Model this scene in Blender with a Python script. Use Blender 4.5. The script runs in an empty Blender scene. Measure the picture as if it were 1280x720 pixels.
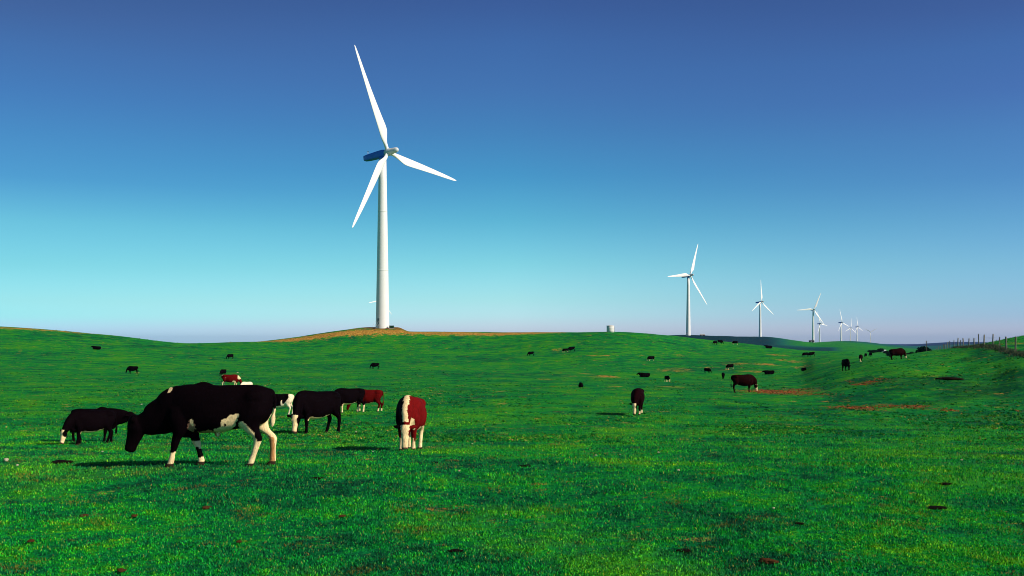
import bpy, bmesh, math, random
import numpy as np
from mathutils import Vector, Matrix
random.seed(5)
rng = np.random.default_rng(11)
SC = bpy.context.scene
COL = SC.collection
HC = 2.1          # eye height of the photographer
F = 1200.0        # focal length in photo pixels (1280 wide)
HY = 428.0        # row of the horizon
HAZE = 2.6e-5
SUN_EL, SUN_AZ = math.radians(32), math.radians(63)   # azimuth from -Y towards +X

# ------------------------------------------------------------------ tagging
def tag(o, label=None, cat=None, group=None, kind=None):
    if label: o['label'] = label
    if cat: o['category'] = cat
    if group: o['group'] = group
    if kind: o['kind'] = kind
    return o

def empty(name, loc, rz=0.0):
    o = bpy.data.objects.new(name, None)
    o.empty_display_size = 0.5
    COL.objects.link(o)
    o.location = loc
    o.rotation_euler = (0, 0, rz)
    return o

def link(name, me, parent=None):
    o = bpy.data.objects.new(name, me)
    COL.objects.link(o)
    if parent: o.parent = parent
    return o

# ------------------------------------------------------------------ terrain tables (real heights come from them)
def pchip(x, y, xi):
    x = np.asarray(x, float); y = np.asarray(y, float); xi = np.asarray(xi, float)
    h = np.diff(x); d = np.diff(y) / h
    m = np.zeros_like(y)
    for i in range(1, len(x) - 1):
        if d[i-1] * d[i] > 0:
            w1 = 2*h[i] + h[i-1]; w2 = h[i] + 2*h[i-1]
            m[i] = (w1 + w2) / (w1/d[i-1] + w2/d[i])
    m[0] = d[0]; m[-1] = d[-1]
    k = np.clip(np.searchsorted(x, xi) - 1, 0, len(x) - 2)
    t = np.clip((xi - x[k]) / h[k], 0, 1)
    return ((2*t**3 - 3*t**2 + 1)*y[k] + (t**3 - 2*t**2 + t)*h[k]*m[k]
            + (-2*t**3 + 3*t**2)*y[k+1] + (t**3 - t**2)*h[k]*m[k+1])

NEAR = [(3, 1268), (8.6, 721), (12, 638), (16.2, 583.6), (20, 568.5), (24, 558), (33, 541), (49, 520)]
MID = NEAR + [(60, 508), (76, 493)]
FARL = [(450, 430), (600, 434), (960, 433), (2000, 431), (6000, 430), (14000, 429)]
COLS = {
 -400: MID + [(105, 480), (130, 468), (170, 452), (210, 434), (260, 414), (300, 400), (340, 398), (420, 410)] + FARL[1:],
 0:   MID + [(105, 481), (130, 472), (170, 459), (210, 444), (260, 424), (300, 409), (330, 408), (400, 420)] + FARL[1:],
 150: MID + [(105, 481), (130, 474), (170, 463), (210, 449), (260, 432), (300, 420.2), (330, 421), (400, 428)] + FARL[1:],
 240: MID + [(105, 481), (130, 474), (170, 464.5), (210, 453), (260, 438), (300, 429.3), (340, 430), (400, 432)] + FARL[1:],
 320: MID + [(105, 481), (130, 474), (170, 465), (210, 456), (260, 440), (312, 427), (345, 427.5), (420, 432)] + FARL[1:],
 370: MID + [(105, 481), (130, 474), (170, 465), (210, 456), (260, 442), (300, 430), (322, 421.5), (350, 421.5), (420, 430)] + FARL[1:],
 425: MID + [(105, 481), (130, 474), (170, 465), (210, 456), (260, 443), (300, 428), (322, 414), (345, 413), (420, 428)] + [(600, 433), (1100, 427), (1750, 422), (2300, 424), (3200, 430), (14000, 429)],
 462: MID + [(105, 481), (130, 474), (170, 465), (210, 456), (260, 443), (300, 428), (320, 412.5), (329, 409), (345, 409), (420, 428)] + [(600, 433), (1100, 427), (1750, 416), (2300, 424), (3200, 430), (14000, 429)],
 497: MID + [(105, 481), (130, 474), (170, 465), (210, 456), (260, 443), (300, 428), (320, 413), (329, 409), (345, 409), (420, 428)] + [(600, 433), (1100, 427), (1750, 416), (2300, 424), (3200, 430), (14000, 429)],
 512: MID + [(105, 481), (130, 474), (170, 465), (210, 456), (260, 443), (300, 427), (322, 414.5), (345, 414), (420, 428)] + [(600, 433), (1100, 427), (1750, 416), (2300, 424), (3200, 430), (14000, 429)],
 600: MID + [(105, 481), (130, 474), (170, 466), (210, 457), (260, 443), (300, 427), (326, 415.3), (350, 415.3), (420, 428)] + [(600, 433), (1100, 427), (1750, 422), (2300, 424), (3200, 430), (14000, 429)],
 700: MID + [(105, 481), (130, 474.5), (170, 466), (210, 455), (250, 441), (290, 424), (318, 415.6), (350, 415.6), (430, 428)] + FARL[1:],
 760: MID + [(105, 481), (130, 475), (170, 466), (210, 453), (250, 438), (280, 424), (302, 415), (330, 414.8), (430, 430), (600, 434), (960, 424), (1300, 424), (2000, 428), (6000, 430), (14000, 429)],
 805: MID + [(105, 481), (130, 476), (170, 467), (210, 455), (250, 440), (280, 426), (302, 416.6), (330, 417.5), (430, 432), (600, 432), (960, 420.5), (1300, 422), (2000, 428), (6000, 430), (14000, 429)],
 860: MID + [(105, 481), (130, 476), (170, 466), (210, 455), (260, 440), (300, 427), (325, 422), (360, 424), (450, 438), (600, 436), (800, 426), (960, 418.8), (1300, 420.5), (2000, 428), (6000, 430), (14000, 429)],
 900: MID + [(105, 481), (130, 476), (170, 466), (210, 455), (260, 442), (310, 430), (335, 426.5), (370, 428), (450, 438), (600, 436), (800, 427), (960, 420.5), (1300, 420), (1636, 421), (2000, 427), (6000, 430), (14000, 429)],
 950: MID + [(105, 481), (130, 476), (170, 463), (210, 452), (260, 443), (310, 434), (340, 431.5), (370, 433), (450, 439), (600, 437), (800, 432), (960, 429), (1300, 423), (1636, 420.6), (2000, 427), (6000, 430), (14000, 429)],
 1000: MID + [(105, 480), (130, 472), (170, 463), (210, 453), (260, 443.5), (330, 437.5), (380, 438), (450, 440), (600, 438), (960, 435), (1300, 430), (1636, 426.5), (1850, 427.5), (2400, 431), (3400, 431), (6000, 430), (14000, 429)],
 1020: NEAR + [(60, 508), (76, 491), (105, 475), (130, 466), (170, 456), (210, 449), (260, 443), (330, 438.5), (450, 440), (600, 438), (960, 435.5), (1300, 432), (1636, 429.5), (1850, 428.3), (2600, 428), (3400, 430), (6000, 430), (14000, 429)],
 1060: NEAR + [(60, 506), (76, 486), (92, 472), (105, 464), (130, 457), (160, 451.5), (210, 446), (260, 442.5), (330, 440), (450, 441), (600, 439), (960, 435.5), (1300, 433), (1636, 431), (2000, 429), (2600, 426.2), (3400, 428), (6000, 430), (14000, 429)],
 1120: NEAR + [(60, 504), (76, 478), (92, 463), (105, 455), (120, 448.6), (140, 445.8), (160, 445), (210, 448), (260, 449), (450, 445), (600, 442), (960, 439), (1636, 436.5), (2600, 432.3), (3400, 431.3), (4500, 431.5), (6000, 433), (9000, 433), (14000, 430)],
 1160: NEAR + [(60, 503), (76, 476), (92, 461), (105, 453), (120, 446), (140, 441.5), (165, 439.2), (210, 442), (260, 445), (450, 444), (600, 443), (960, 440), (2600, 436), (4500, 434), (6500, 430.5), (9000, 429.2), (14000, 430)],
 1200: NEAR + [(60, 503), (76, 474), (92, 459), (105, 450), (130, 439), (150, 435), (165, 433.6), (180, 434), (210, 437.5), (260, 441), (450, 441), (960, 440), (2600, 436), (6500, 429), (9000, 427.3), (14000, 428.5)],
 1240: NEAR + [(60, 503), (76, 470), (92, 452), (105, 441.5), (120, 433), (130, 430), (145, 427.5), (165, 427.5), (210, 433), (260, 438), (450, 440), (960, 438), (2600, 434), (6500, 429), (9000, 428), (14000, 429)],
 1280: NEAR + [(60, 500), (76, 459), (90, 446), (100, 440.5), (115, 431), (130, 423.5), (145, 420.5), (165, 420.5), (210, 428), (260, 436), (450, 440), (960, 437), (2600, 433), (6500, 430), (14000, 429)],
 1700: NEAR + [(60, 490), (76, 450), (90, 436), (100, 429), (115, 419), (130, 412), (150, 408), (180, 410), (210, 420), (260, 432), (450, 438), (960, 436), (2600, 433), (6500, 430), (14000, 429)],
}
LY = np.linspace(math.log(3.0), math.log(14000.0), 900)
PXG = np.linspace(-400, 1700, 1051)
_keys = sorted(COLS)
_rows = []
for k in _keys:
    a = np.array(COLS[k], float)
    zz = HC - (a[:, 1] - HY) / F * a[:, 0]
    # interpolate the apparent slope against log distance (smooth), turn into height
    _rows.append(pchip(np.log(a[:, 0]), a[:, 1], LY))
_rows = np.array(_rows)
TPY = np.array([pchip(_keys, _rows[:, j], PXG) for j in range(len(LY))]).T     # [px, ly]
TZ = HC - (TPY - HY) / F * np.exp(LY)[None, :]

_h = rng.random((256, 256))
def vnoise(x, y):
    xi = np.floor(x).astype(int); yi = np.floor(y).astype(int)
    fx = x - xi; fy = y - yi
    fx = fx*fx*(3-2*fx); fy = fy*fy*(3-2*fy)
    a = _h[xi % 256, yi % 256]; b = _h[(xi+1) % 256, yi % 256]
    c = _h[xi % 256, (yi+1) % 256]; d = _h[(xi+1) % 256, (yi+1) % 256]
    return (a*(1-fx)+b*fx)*(1-fy) + (c*(1-fx)+d*fx)*fy - 0.5

def sstep(a, b, x):
    t = np.clip((x-a)/(b-a), 0, 1)
    return t*t*(3-2*t)

def ground_z(x, y):
    x = np.asarray(x, float); y = np.asarray(y, float)
    r = np.hypot(x, y) + 1e-6
    th = np.arctan2(x, y)                       # 0 = straight ahead
    thc = np.clip(th, math.atan(-1040/F), math.atan(1060/F))
    px = 640 + F*np.tan(thc)
    Y = np.maximum(r*np.cos(thc), 3.0)
    i = np.clip((px + 400) / 2.0, 0, 1049.999); j = np.clip((np.log(Y) - LY[0]) / (LY[1]-LY[0]), 0, 898.999)
    i0 = i.astype(int); j0 = j.astype(int); fi = i-i0; fj = j-j0
    z = (TZ[i0, j0]*(1-fi)+TZ[i0+1, j0]*fi)*(1-fj) + (TZ[i0, j0+1]*(1-fi)+TZ[i0+1, j0+1]*fi)*fj
    plain = np.where(r < 60, -0.5*sstep(8, 60, r), -0.5 + 2.0*sstep(60, 400, r) - 6*sstep(500, 5000, r))
    w = sstep(1.0, 2.0, np.abs(th)) * sstep(4, 12, r)
    z = z*(1-w) + plain*w
    near = 1 - sstep(60, 200, r)
    b = 0.035*vnoise(x/0.9+7, y/0.9) + 0.07*vnoise(x/2.6+31, y/2.6+9)
    b = b*near*sstep(2, 8, r) + 0.22*vnoise(x/9, y/9+50)*sstep(45, 140, r)*(1-sstep(1500, 3000, r)*0.5)
    rt = sstep(.22, .42, x/np.maximum(y, 1))*sstep(38, 60, y)*(1-sstep(105, 150, y))
    b = b + rt*(0.26*vnoise(x/2.2+5, y/3.0+2)+0.30*vnoise(x/6+15, y/6+2))
    b = b + 0.9*vnoise(x/60+3, y/60)*sstep(500, 900, r)
    return z + b

def gz(x, y): return float(ground_z(np.array([x]), np.array([y]))[0])

def hit(px, py, y0=6.0, y1=4000.0):
    """where the sight line through a point of the photo first meets the ground"""
    Y = np.exp(np.linspace(math.log(y0), math.log(y1), 4000))
    x = (px-640)/F*Y
    ray = HC - (py-HY)/F*Y
    g = ground_z(x, Y)
    k = np.where(g >= ray)[0]
    k = k[0] if len(k) else int(np.argmin(np.abs(g-ray)))
    return Vector((x[k], Y[k], g[k]))

# ------------------------------------------------------------------ node helpers
def new_mat(name):
    m = bpy.data.materials.new(name); m.use_nodes = True
    nt = m.node_tree
    return m, nt, nt.nodes['Principled BSDF']

def N(nt, t, **kw):
    n = nt.nodes.new(t)
    for k, v in kw.items():
        if k in n.inputs.keys(): n.inputs[k].default_value = v
        else: setattr(n, k, v)
    return n

def noise(nt, vec, scale, detail=4, rough=0.6, stretch=None):
    if stretch:
        mp = N(nt, 'ShaderNodeMapping'); mp.inputs['Scale'].default_value = stretch
        nt.links.new(vec, mp.inputs['Vector']); vec = mp.outputs['Vector']
    n = N(nt, 'ShaderNodeTexNoise'); n.inputs['Scale'].default_value = scale
    n.inputs['Detail'].default_value = detail; n.inputs['Roughness'].default_value = rough
    nt.links.new(vec, n.inputs['Vector'])
    return n.outputs['Fac']

def ramp(nt, fac, stops):
    r = N(nt, 'ShaderNodeValToRGB')
    e = r.color_ramp.elements
    e[0].position = stops[0][0]; e[0].color = stops[0][1]
    e[1].position = stops[-1][0]; e[1].color = stops[-1][1]
    for p, c in stops[1:-1]:
        x = e.new(p); x.color = c
    nt.links.new(fac, r.inputs['Fac'])
    return r.outputs['Color']

def g(v): return (v, v, v, 1)

def mix(nt, fac, a, b, mode='MIX'):
    m = N(nt, 'ShaderNodeMix', data_type='RGBA', blend_type=mode)
    if isinstance(fac, (int, float)): m.inputs[0].default_value = fac
    else: nt.links.new(fac, m.inputs[0])
    for s, v in ((m.inputs[6], a), (m.inputs[7], b)):
        if isinstance(v, tuple): s.default_value = v
        else: nt.links.new(v, s)
    return m.outputs[2]

def mathn(nt, op, a, b=None, clamp=False):
    m = N(nt, 'ShaderNodeMath', operation=op); m.use_clamp = clamp
    for s, v in zip(m.inputs, (a, b)):
        if v is None: continue
        if isinstance(v, (int, float)): s.default_value = v
        else: nt.links.new(v, s)
    return m.outputs[0]

def plain_mat(name, col, rough=0.6, var=0.08, scale=3.0, bump=0.0, metallic=0.0, spec=0.25):
    m, nt, b = new_mat(name)
    tc = N(nt, 'ShaderNodeTexCoord').outputs['Object']
    f = noise(nt, tc, scale, 5, 0.65)
    c0 = tuple(max(0, c*(1-var)) for c in col) + (1,); c1 = tuple(min(1, c*(1+var)) for c in col) + (1,)
    nt.links.new(ramp(nt, f, [(0.3, c0), (0.7, c1)]), b.inputs['Base Color'])
    b.inputs['Roughness'].default_value = rough; b.inputs['Metallic'].default_value = metallic
    b.inputs['Specular IOR Level'].default_value = spec
    if bump:
        bp = N(nt, 'ShaderNodeBump'); bp.inputs['Strength'].default_value = bump; bp.inputs['Distance'].default_value = 0.05
        nt.links.new(noise(nt, tc, scale*4, 4, 0.7), bp.inputs['Height']); nt.links.new(bp.outputs[0], b.inputs['Normal'])
    return m

# ------------------------------------------------------------------ pasture
GREEN_D = (0.0014, 0.066, 0.026, 1)
GREEN_B = (0.0012, 0.165, 0.042, 1)
GREEN_M = (0.0040, 0.245, 0.020, 1)
GREEN_Y = (0.075, 0.300, 0.006, 1)
STRAW = (0.52, 0.27, 0.035, 1)
SOIL = (0.26, 0.060, 0.016, 1)

def pasture_colour(nt, fine=True):
    geo = N(nt, 'ShaderNodeNewGeometry').outputs['Position']
    big = noise(nt, geo, 0.035, 3, 0.55)
    mid = noise(nt, geo, 0.33, 4, 0.62)
    sml = noise(nt, geo, 2.1, 4, 0.7)
    tiny = noise(nt, geo, 11.0, 3, 0.75)
    s = mathn(nt, 'ADD', mathn(nt, 'MULTIPLY', big, 0.18), mathn(nt, 'MULTIPLY', mid, 0.32))
    s = mathn(nt, 'ADD', s, mathn(nt, 'MULTIPLY', sml, 0.26))
    s = mathn(nt, 'ADD', s, mathn(nt, 'MULTIPLY', tiny, 0.24))
    col = ramp(nt, s, [(0.43, GREEN_D), (0.475, GREEN_B), (0.52, GREEN_M), (0.59, GREEN_Y)])
    # yellowish thin spots
    y = noise(nt, geo, 0.16, 5, 0.7)
    col = mix(nt, mathn(nt, 'MULTIPLY', ramp(nt, y, [(0.52, g(0)), (0.68, g(1))]), 0.6), col, GREEN_Y)
    return geo, col, (big, mid, sml, tiny)

def make_pasture_mat():
    m, nt, b = new_mat('pasture_turf')
    geo, col, (big, mid, sml, tiny) = pasture_colour(nt)
    # dry flecks scattered through the turf
    d = noise(nt, geo, 1.4, 6, 0.8)
    col = mix(nt, mathn(nt, 'MULTIPLY', ramp(nt, d, [(0.63, g(0)), (0.69, g(1))]), 0.55), col, (0.22, 0.16, 0.012, 1))
    # tone of the far-off land: attribute
    sc_ = N(nt, 'ShaderNodeAttribute', attribute_name='far_tone').outputs['Fac']
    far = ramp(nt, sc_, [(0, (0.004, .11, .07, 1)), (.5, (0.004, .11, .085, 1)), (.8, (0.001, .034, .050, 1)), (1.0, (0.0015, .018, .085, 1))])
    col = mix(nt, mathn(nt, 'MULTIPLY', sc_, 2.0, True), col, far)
    rk = N(nt, 'ShaderNodeAttribute', attribute_name='slope_shade').outputs['Fac']
    shdm = mathn(nt, 'ADD', rk, mathn(nt, 'MULTIPLY', mathn(nt, 'SUBTRACT', noise(nt, geo, .45, 6, .75), .5), 1.6))
    col = mix(nt, mathn(nt, 'MULTIPLY', ramp(nt, shdm, [(.35, g(0)), (.8, g(1))]), .85), col, (0.0008, 0.052, 0.024, 1))  # darkens the turf colour to stand in for shade on the right slope
    dry = N(nt, 'ShaderNodeAttribute', attribute_name='dry').outputs['Fac']
    n1 = noise(nt, geo, 0.55, 6, 0.75)
    dm = mathn(nt, 'ADD', dry, mathn(nt, 'MULTIPLY', mathn(nt, 'SUBTRACT', n1, 0.5), 4.0))
    dcol = ramp(nt, noise(nt, geo, 1.9, 5, 0.75), [(0.36, (0.05, 0.09, 0.010, 1)), (0.44, (0.26, 0.12, 0.03, 1)), (0.52, STRAW), (0.62, (0.70, 0.42, 0.10, 1))])
    col = mix(nt, ramp(nt, dm, [(0.42, g(0)), (0.72, g(1))]), col, dcol)
    soil = N(nt, 'ShaderNodeAttribute', attribute_name='soil').outputs['Fac']
    n2 = noise(nt, geo, 1.9, 7, 0.85)
    sm = mathn(nt, 'ADD', soil, mathn(nt, 'MULTIPLY', mathn(nt, 'SUBTRACT', n2, 0.5), 4.0))
    scol = ramp(nt, noise(nt, geo, 3.1, 5, 0.8), [(0.38, (0.030, 0.010, 0.004, 1)), (0.5, SOIL), (0.64, (0.48, 0.17, 0.05, 1))])
    col = mix(nt, ramp(nt, sm, [(0.46, g(0)), (0.6, g(1))]), col, scol)
    nt.links.new(col, b.inputs['Base Color'])
    b.inputs['Roughness'].default_value = 0.9
    b.inputs['Specular IOR Level'].default_value = 0.05
    h = mathn(nt, 'ADD', mathn(nt, 'MULTIPLY', tiny, 0.05), mathn(nt, 'MULTIPLY', sml, 0.12))
    h = mathn(nt, 'ADD', h, mathn(nt, 'MULTIPLY', mid, 0.5))
    h = mathn(nt, 'ADD', h, mathn(nt, 'MULTIPLY', noise(nt, geo, 34, 2, 0.6), 0.02))
    bp = N(nt, 'ShaderNodeBump'); bp.inputs['Strength'].default_value = 0.9; bp.inputs['Distance'].default_value = 1.0
    nt.links.new(h, bp.inputs['Height']); nt.links.new(bp.outputs[0], b.inputs['Normal'])
    return m

# patches of bare earth and dry grass: centre in the photo, half-width px, half-height px, strength
SOILP = [(968, 490, 42, 3.6, .85), (940, 490, 14, 2, .5), (1066, 509.5, 24, 3.4, .9), (1136, 508.5, 17, 4.5, .8), (1105, 508, 22, 2, .55),
         (1187, 513, 14, 2, .55), (1077, 480.5, 11, 1.6, .85), (1090, 477.2, 10, 1.7, .8), (1103, 473.6, 9, 1.4, .6), (1064, 477, 4, 1.5, .6), (700, 466, 6, 1, .3), (1020, 493, 25, 1.5, .5),
         (1276, 514, 6, 1, .5), (1230, 443, 10, 1.2, .35), (905, 453.5, 8, .8, .3), (1002, 487, 20, 2, .5)]
DRYP = [(925, 455, 14, 1.6, .75), (955, 455.5, 16, 1.6, .7), (990, 452, 12, 3.0, .55), (940, 464, 14, 1.6, .6), (975, 444, 10, 1.4, .6),
        (758, 470.5, 14, 1.8, .75), (733, 467, 8, 1, .45), (712, 470, 20, 1, .45), (680, 474, 10, 1.2, .55), (752, 444.5, 22, 1, .6),
        (695, 437, 8, 1.2, .6), (745, 440, 8, 1, .4), (838, 463, 18, 2, .55), (850, 461, 10, 1.4, .6), (845, 444, 14, 1, .35),
        (800, 444.5, 10, 1, .35), (770, 483, 12, .9, .4), (905, 462, 20, 1, .35), (845, 484, 16, 1.2, .35), (1000, 459, 12, 2, .5),
        (1020, 455, 6, 2, .4), (880, 459, 12, 1, .4), (1276, 430, 12, 5, .5)]

SHADEP = [(1200, 488, 130, 24, .7), (1090, 476, 50, 8, .75), (1130, 500, 90, 14, .6), (1010, 484, 60, 6, .5), (1262, 446, 40, 9, .7), (1240, 437, 22, 3, .7), (1010, 505, 70, 6, .35), (1250, 560, 80, 10, .3), (1060, 498, 70, 6, .5)]  # shade of the right slope, painted into the turf as darker patches
def patch_masks(X, Yw):
    soil = np.zeros_like(X); dry = np.zeros_like(X); far_tone = np.zeros_like(X)
    for lst, arr in ((SOILP, soil), (DRYP, dry)):
        for (px, py, wx, wy, s) in lst:
            c = hit(px, py)
            top = hit(px, py-wy); bot = hit(px, py+wy)
            ry = max(0.25, min(12.0, (top.y-bot.y)/2)); cy = (top.y+bot.y)/2
            if (top.y-bot.y)/2 > 12: cy = c.y
            rx = wx/F*cy
            cx = (px-640)/F*cy
            d = ((X-cx)/rx)**2 + ((Yw-cy)/ry)**2
            arr[:] = np.maximum(arr, s*np.exp(-d**1.3*0.9))
    th = 640 + F*X/np.maximum(Yw, 1)
    ahead = Yw > 5
    # dry grass on the crests at the back of the paddock
    def band(px, y0, w, s):
        ok = ahead
        return np.where(ok, s*np.exp(-((Yw-np.interp(th, px[0], px[1]))/w)**2), 0)
    b1 = band(([-400, 0, 60, 110, 160, 200], [297, 297, 298, 299, 300, 301]), 0, 7, .85) * (1-sstep(90, 175, th))
    b2 = band(([280, 420, 520, 700], [309, 315, 319, 318]), 0, 5.5, 1.15) * sstep(240, 330, th)*(1-sstep(690, 725, th))
    b3 = band(([280, 420, 520, 700], [330, 332, 333, 332]), 0, 9, 0.8) * sstep(425, 445, th)*(1-sstep(500, 530, th))
    dry[:] = np.maximum.reduce([dry, b1, b2, b3])
    mound = np.where(ahead, np.exp(-(((th-482)/34)**4)) * sstep(318, 324, Yw)*(1-sstep(350, 365, Yw)), 0)
    soil[:] = np.maximum(soil, 0.62*mound)
    # darker tone on the second ridge, and blue-wooded far hills
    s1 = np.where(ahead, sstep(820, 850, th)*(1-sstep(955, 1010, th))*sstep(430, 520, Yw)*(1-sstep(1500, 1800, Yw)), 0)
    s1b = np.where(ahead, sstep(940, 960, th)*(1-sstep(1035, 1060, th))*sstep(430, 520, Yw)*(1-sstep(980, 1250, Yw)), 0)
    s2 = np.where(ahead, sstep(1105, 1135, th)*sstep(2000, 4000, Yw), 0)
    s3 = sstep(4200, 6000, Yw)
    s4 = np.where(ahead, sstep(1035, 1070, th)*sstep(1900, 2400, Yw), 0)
    far_tone[:] = np.clip(np.maximum.reduce([0.8*s1, 0.7*s1b, 0.5*s4, 1.0*s2*sstep(4200, 6000, Yw), 1.0*s3]), 0, 1)
    slope_shade = np.zeros_like(X)
    for (px, py, wx, wy, st) in SHADEP:
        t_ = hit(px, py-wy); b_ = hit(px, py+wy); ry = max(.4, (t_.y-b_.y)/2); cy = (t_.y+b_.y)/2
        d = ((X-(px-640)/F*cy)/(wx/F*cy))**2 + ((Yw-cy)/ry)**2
        slope_shade[:] = np.maximum(slope_shade, st*np.exp(-d**1.5*.8))
    # low bank beside the fence
    return soil, dry, far_tone, slope_shade

def build_ground():
    # dense fan ahead, coarser elsewhere
    a_in = np.arctan((np.linspace(-60, 1340, 1000)-640)/F)
    a_l = np.linspace(-math.pi, a_in[0], 130)[:-1]; a_r = np.linspace(a_in[-1], math.pi, 130)[1:]
    ang = np.concatenate([a_l, a_in, a_r])[:-1]
    r = np.concatenate([[0.8, 2.0, 3.2, 4.5], np.exp(np.linspace(math.log(6), math.log(60), 150)),
                        np.exp(np.linspace(math.log(60.8), math.log(420), 260)), np.exp(np.linspace(math.log(425), math.log(15000), 120))])
    A, R = np.meshgrid(ang, r, indexing='ij')
    X = R*np.sin(A); Y = R*np.cos(A)
    Z = ground_z(X, Y)
    # bank ledges near the bare earth on the right
    na, nr = A.shape
    co = np.stack([X, Y, Z], -1).reshape(-1, 3)
    co = np.vstack([co, [0, 0, gz(0.01, 0.8)]])
    i = np.arange(na)[:, None]; j = np.arange(nr-1)[None, :]
    i2 = (i+1) % na
    q = np.stack([i*nr+j, i*nr+j+1, i2*nr+j+1, i2*nr+j], -1).reshape(-1, 4)
    t = np.stack([np.full(na, na*nr), np.arange(na)*nr, ((np.arange(na)+1) % na)*nr], -1)
    me = bpy.data.meshes.new('pasture_ground')
    me.vertices.add(len(co)); me.vertices.foreach_set('co', co.astype(np.float32).ravel())
    loops = np.concatenate([q.ravel(), t.ravel()])
    me.loops.add(len(loops)); me.loops.foreach_set('vertex_index', loops.astype(np.int32))
    starts = np.concatenate([np.arange(len(q))*4, len(q)*4 + np.arange(len(t))*3])
    me.polygons.add(len(starts)); me.polygons.foreach_set('loop_start', starts.astype(np.int32))
    me.update(calc_edges=True)
    me.polygons.foreach_set('use_smooth', np.ones(len(starts), bool))
    soil, dry, far_tone, slope_shade = patch_masks(co[:, 0].copy(), co[:, 1].copy())
    for nm, arr in (('soil', soil), ('dry', dry), ('far_tone', far_tone), ('slope_shade', slope_shade)):
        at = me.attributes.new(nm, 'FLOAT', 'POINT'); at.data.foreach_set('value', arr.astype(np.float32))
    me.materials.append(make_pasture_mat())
    o = link('ground', me)
    return tag(o, 'rolling green pasture with dry grass along its crests and bare earth patches', 'ground', kind='structure')

ground = build_ground()

# ------------------------------------------------------------------ grass blades (stuff)
def blade_mat():
    m, nt, b = new_mat('grass_blade')
    geo, col, _ = pasture_colour(nt)
    gi = N(nt, 'ShaderNodeNewGeometry').outputs['Random Per Island']
    tint = ramp(nt, gi, [(0.0, (0.3, 0.45, 0.7, 1)), (0.4, (1.0, 1.2, 1.3, 1)), (0.75, (2.6, 2.0, 1.2, 1)), (1.0, (9.0, 3.2, 1.0, 1))])
    col = mix(nt, 1.0, col, tint, 'MULTIPLY')
    bp_ = noise(nt, geo, 1.15, 5, .75)
    col = mix(nt, mathn(nt, 'MULTIPLY', ramp(nt, mathn(nt, 'ADD', bp_, mathn(nt, 'MULTIPLY', gi, .16)), [(.68, g(0)), (.74, g(1))]), .75), col, (0.20, 0.10, 0.015, 1))
    deadsel = ramp(nt, gi, [(0.965, g(0)), (0.975, g(1))])
    col = mix(nt, mathn(nt, 'MULTIPLY', deadsel, 0.7), col, (0.38, 0.24, 0.05, 1))
    nt.links.new(col, b.inputs['Base Color'])
    b.inputs['Roughness'].default_value = 0.6; b.inputs['Specular IOR Level'].default_value = 0.12
    tr = N(nt, 'ShaderNodeBsdfTranslucent'); nt.links.new(col, tr.inputs['Color'])
    ms = N(nt, 'ShaderNodeMixShader'); ms.inputs[0].default_value = 0.16
    nt.links.new(b.outputs[0], ms.inputs[1]); nt.links.new(tr.outputs[0], ms.inputs[2])
    nt.links.new(ms.outputs[0], nt.nodes['Material Output'].inputs['Surface'])
    return m

def blades(nb, q0, q1, h0, w0, seed, mat, name, label, cat, power=0.6, clump=0.5):
    r = np.random.default_rng(seed)
    q = r.uniform(q1, q0, nb*2)
    q = q[r.random(nb*2) < sstep(180, 25, 1/q)**1.0*0.85+0.15]; q = np.resize(q, nb*2)
    Y = 1/q
    px = r.uniform(-190, 1470, nb*2)
    X = (px-640)/F*Y
    c = vnoise(X/0.35, Y/0.35)+0.7*vnoise(X/0.11+9, Y/0.11) + 0.5
    keep = r.random(nb*2) < np.clip(0.12 + 0.95*clump*c, 0.03, 1)
    X, Y = X[keep][:nb], Y[keep][:nb]; n = len(X)
    Z = ground_z(X, Y)
    sc = (np.minimum(Y, 40)/9.0)**power*(np.maximum(Y, 40)/40)**.35
    H = h0*sc*r.uniform(0.45, 1.35, n)*(0.75+0.9*np.clip(vnoise(X/0.8+4, Y/0.8)+0.3, 0, 1))
    W = w0*sc*r.uniform(0.7, 1.4, n)
    a = r.uniform(0, 2*math.pi, n); lean = r.uniform(0.1, 1.1, n); la = r.uniform(0, 2*math.pi, n)
    lx, ly = np.cos(la)*lean*H, np.sin(la)*lean*H
    wx, wy = np.cos(a)*W/2, np.sin(a)*W/2
    V = np.empty((n, 5, 3))
    V[:, 0] = np.stack([X-wx, Y-wy, Z-0.012], -1); V[:, 1] = np.stack([X+wx, Y+wy, Z-0.012], -1)
    V[:, 2] = np.stack([X+wx*.8+lx*.35, Y+wy*.8+ly*.35, Z+H*.6], -1); V[:, 3] = np.stack([X-wx*.8+lx*.35, Y-wy*.8+ly*.35, Z+H*.6], -1)
    V[:, 4] = np.stack([X+lx, Y+ly, Z+H], -1)
    base = (np.arange(n)*5)[:, None]
    loops = (base + np.array([0, 1, 2, 3, 3, 2, 4])[None, :]).ravel()
    me = bpy.data.meshes.new(name)
    me.vertices.add(n*5); me.vertices.foreach_set('co', V.astype(np.float32).ravel())
    me.loops.add(len(loops)); me.loops.foreach_set('vertex_index', loops.astype(np.int32))
    st = (np.arange(n)*7)[:, None] + np.array([0, 4])[None, :]
    me.polygons.add(n*2); me.polygons.foreach_set('loop_start', st.ravel().astype(np.int32))
    me.update(calc_edges=True); me.materials.append(mat)
    o = link(name, me)
    return tag(o, label, cat, kind='stuff')

BM = blade_mat()
blades(640000, 1/7.0, 1/230.0, 0.020, 0.0088, 3, BM, 'grass', 'short grazed green grass blades covering the near paddock', 'grass')

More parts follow.
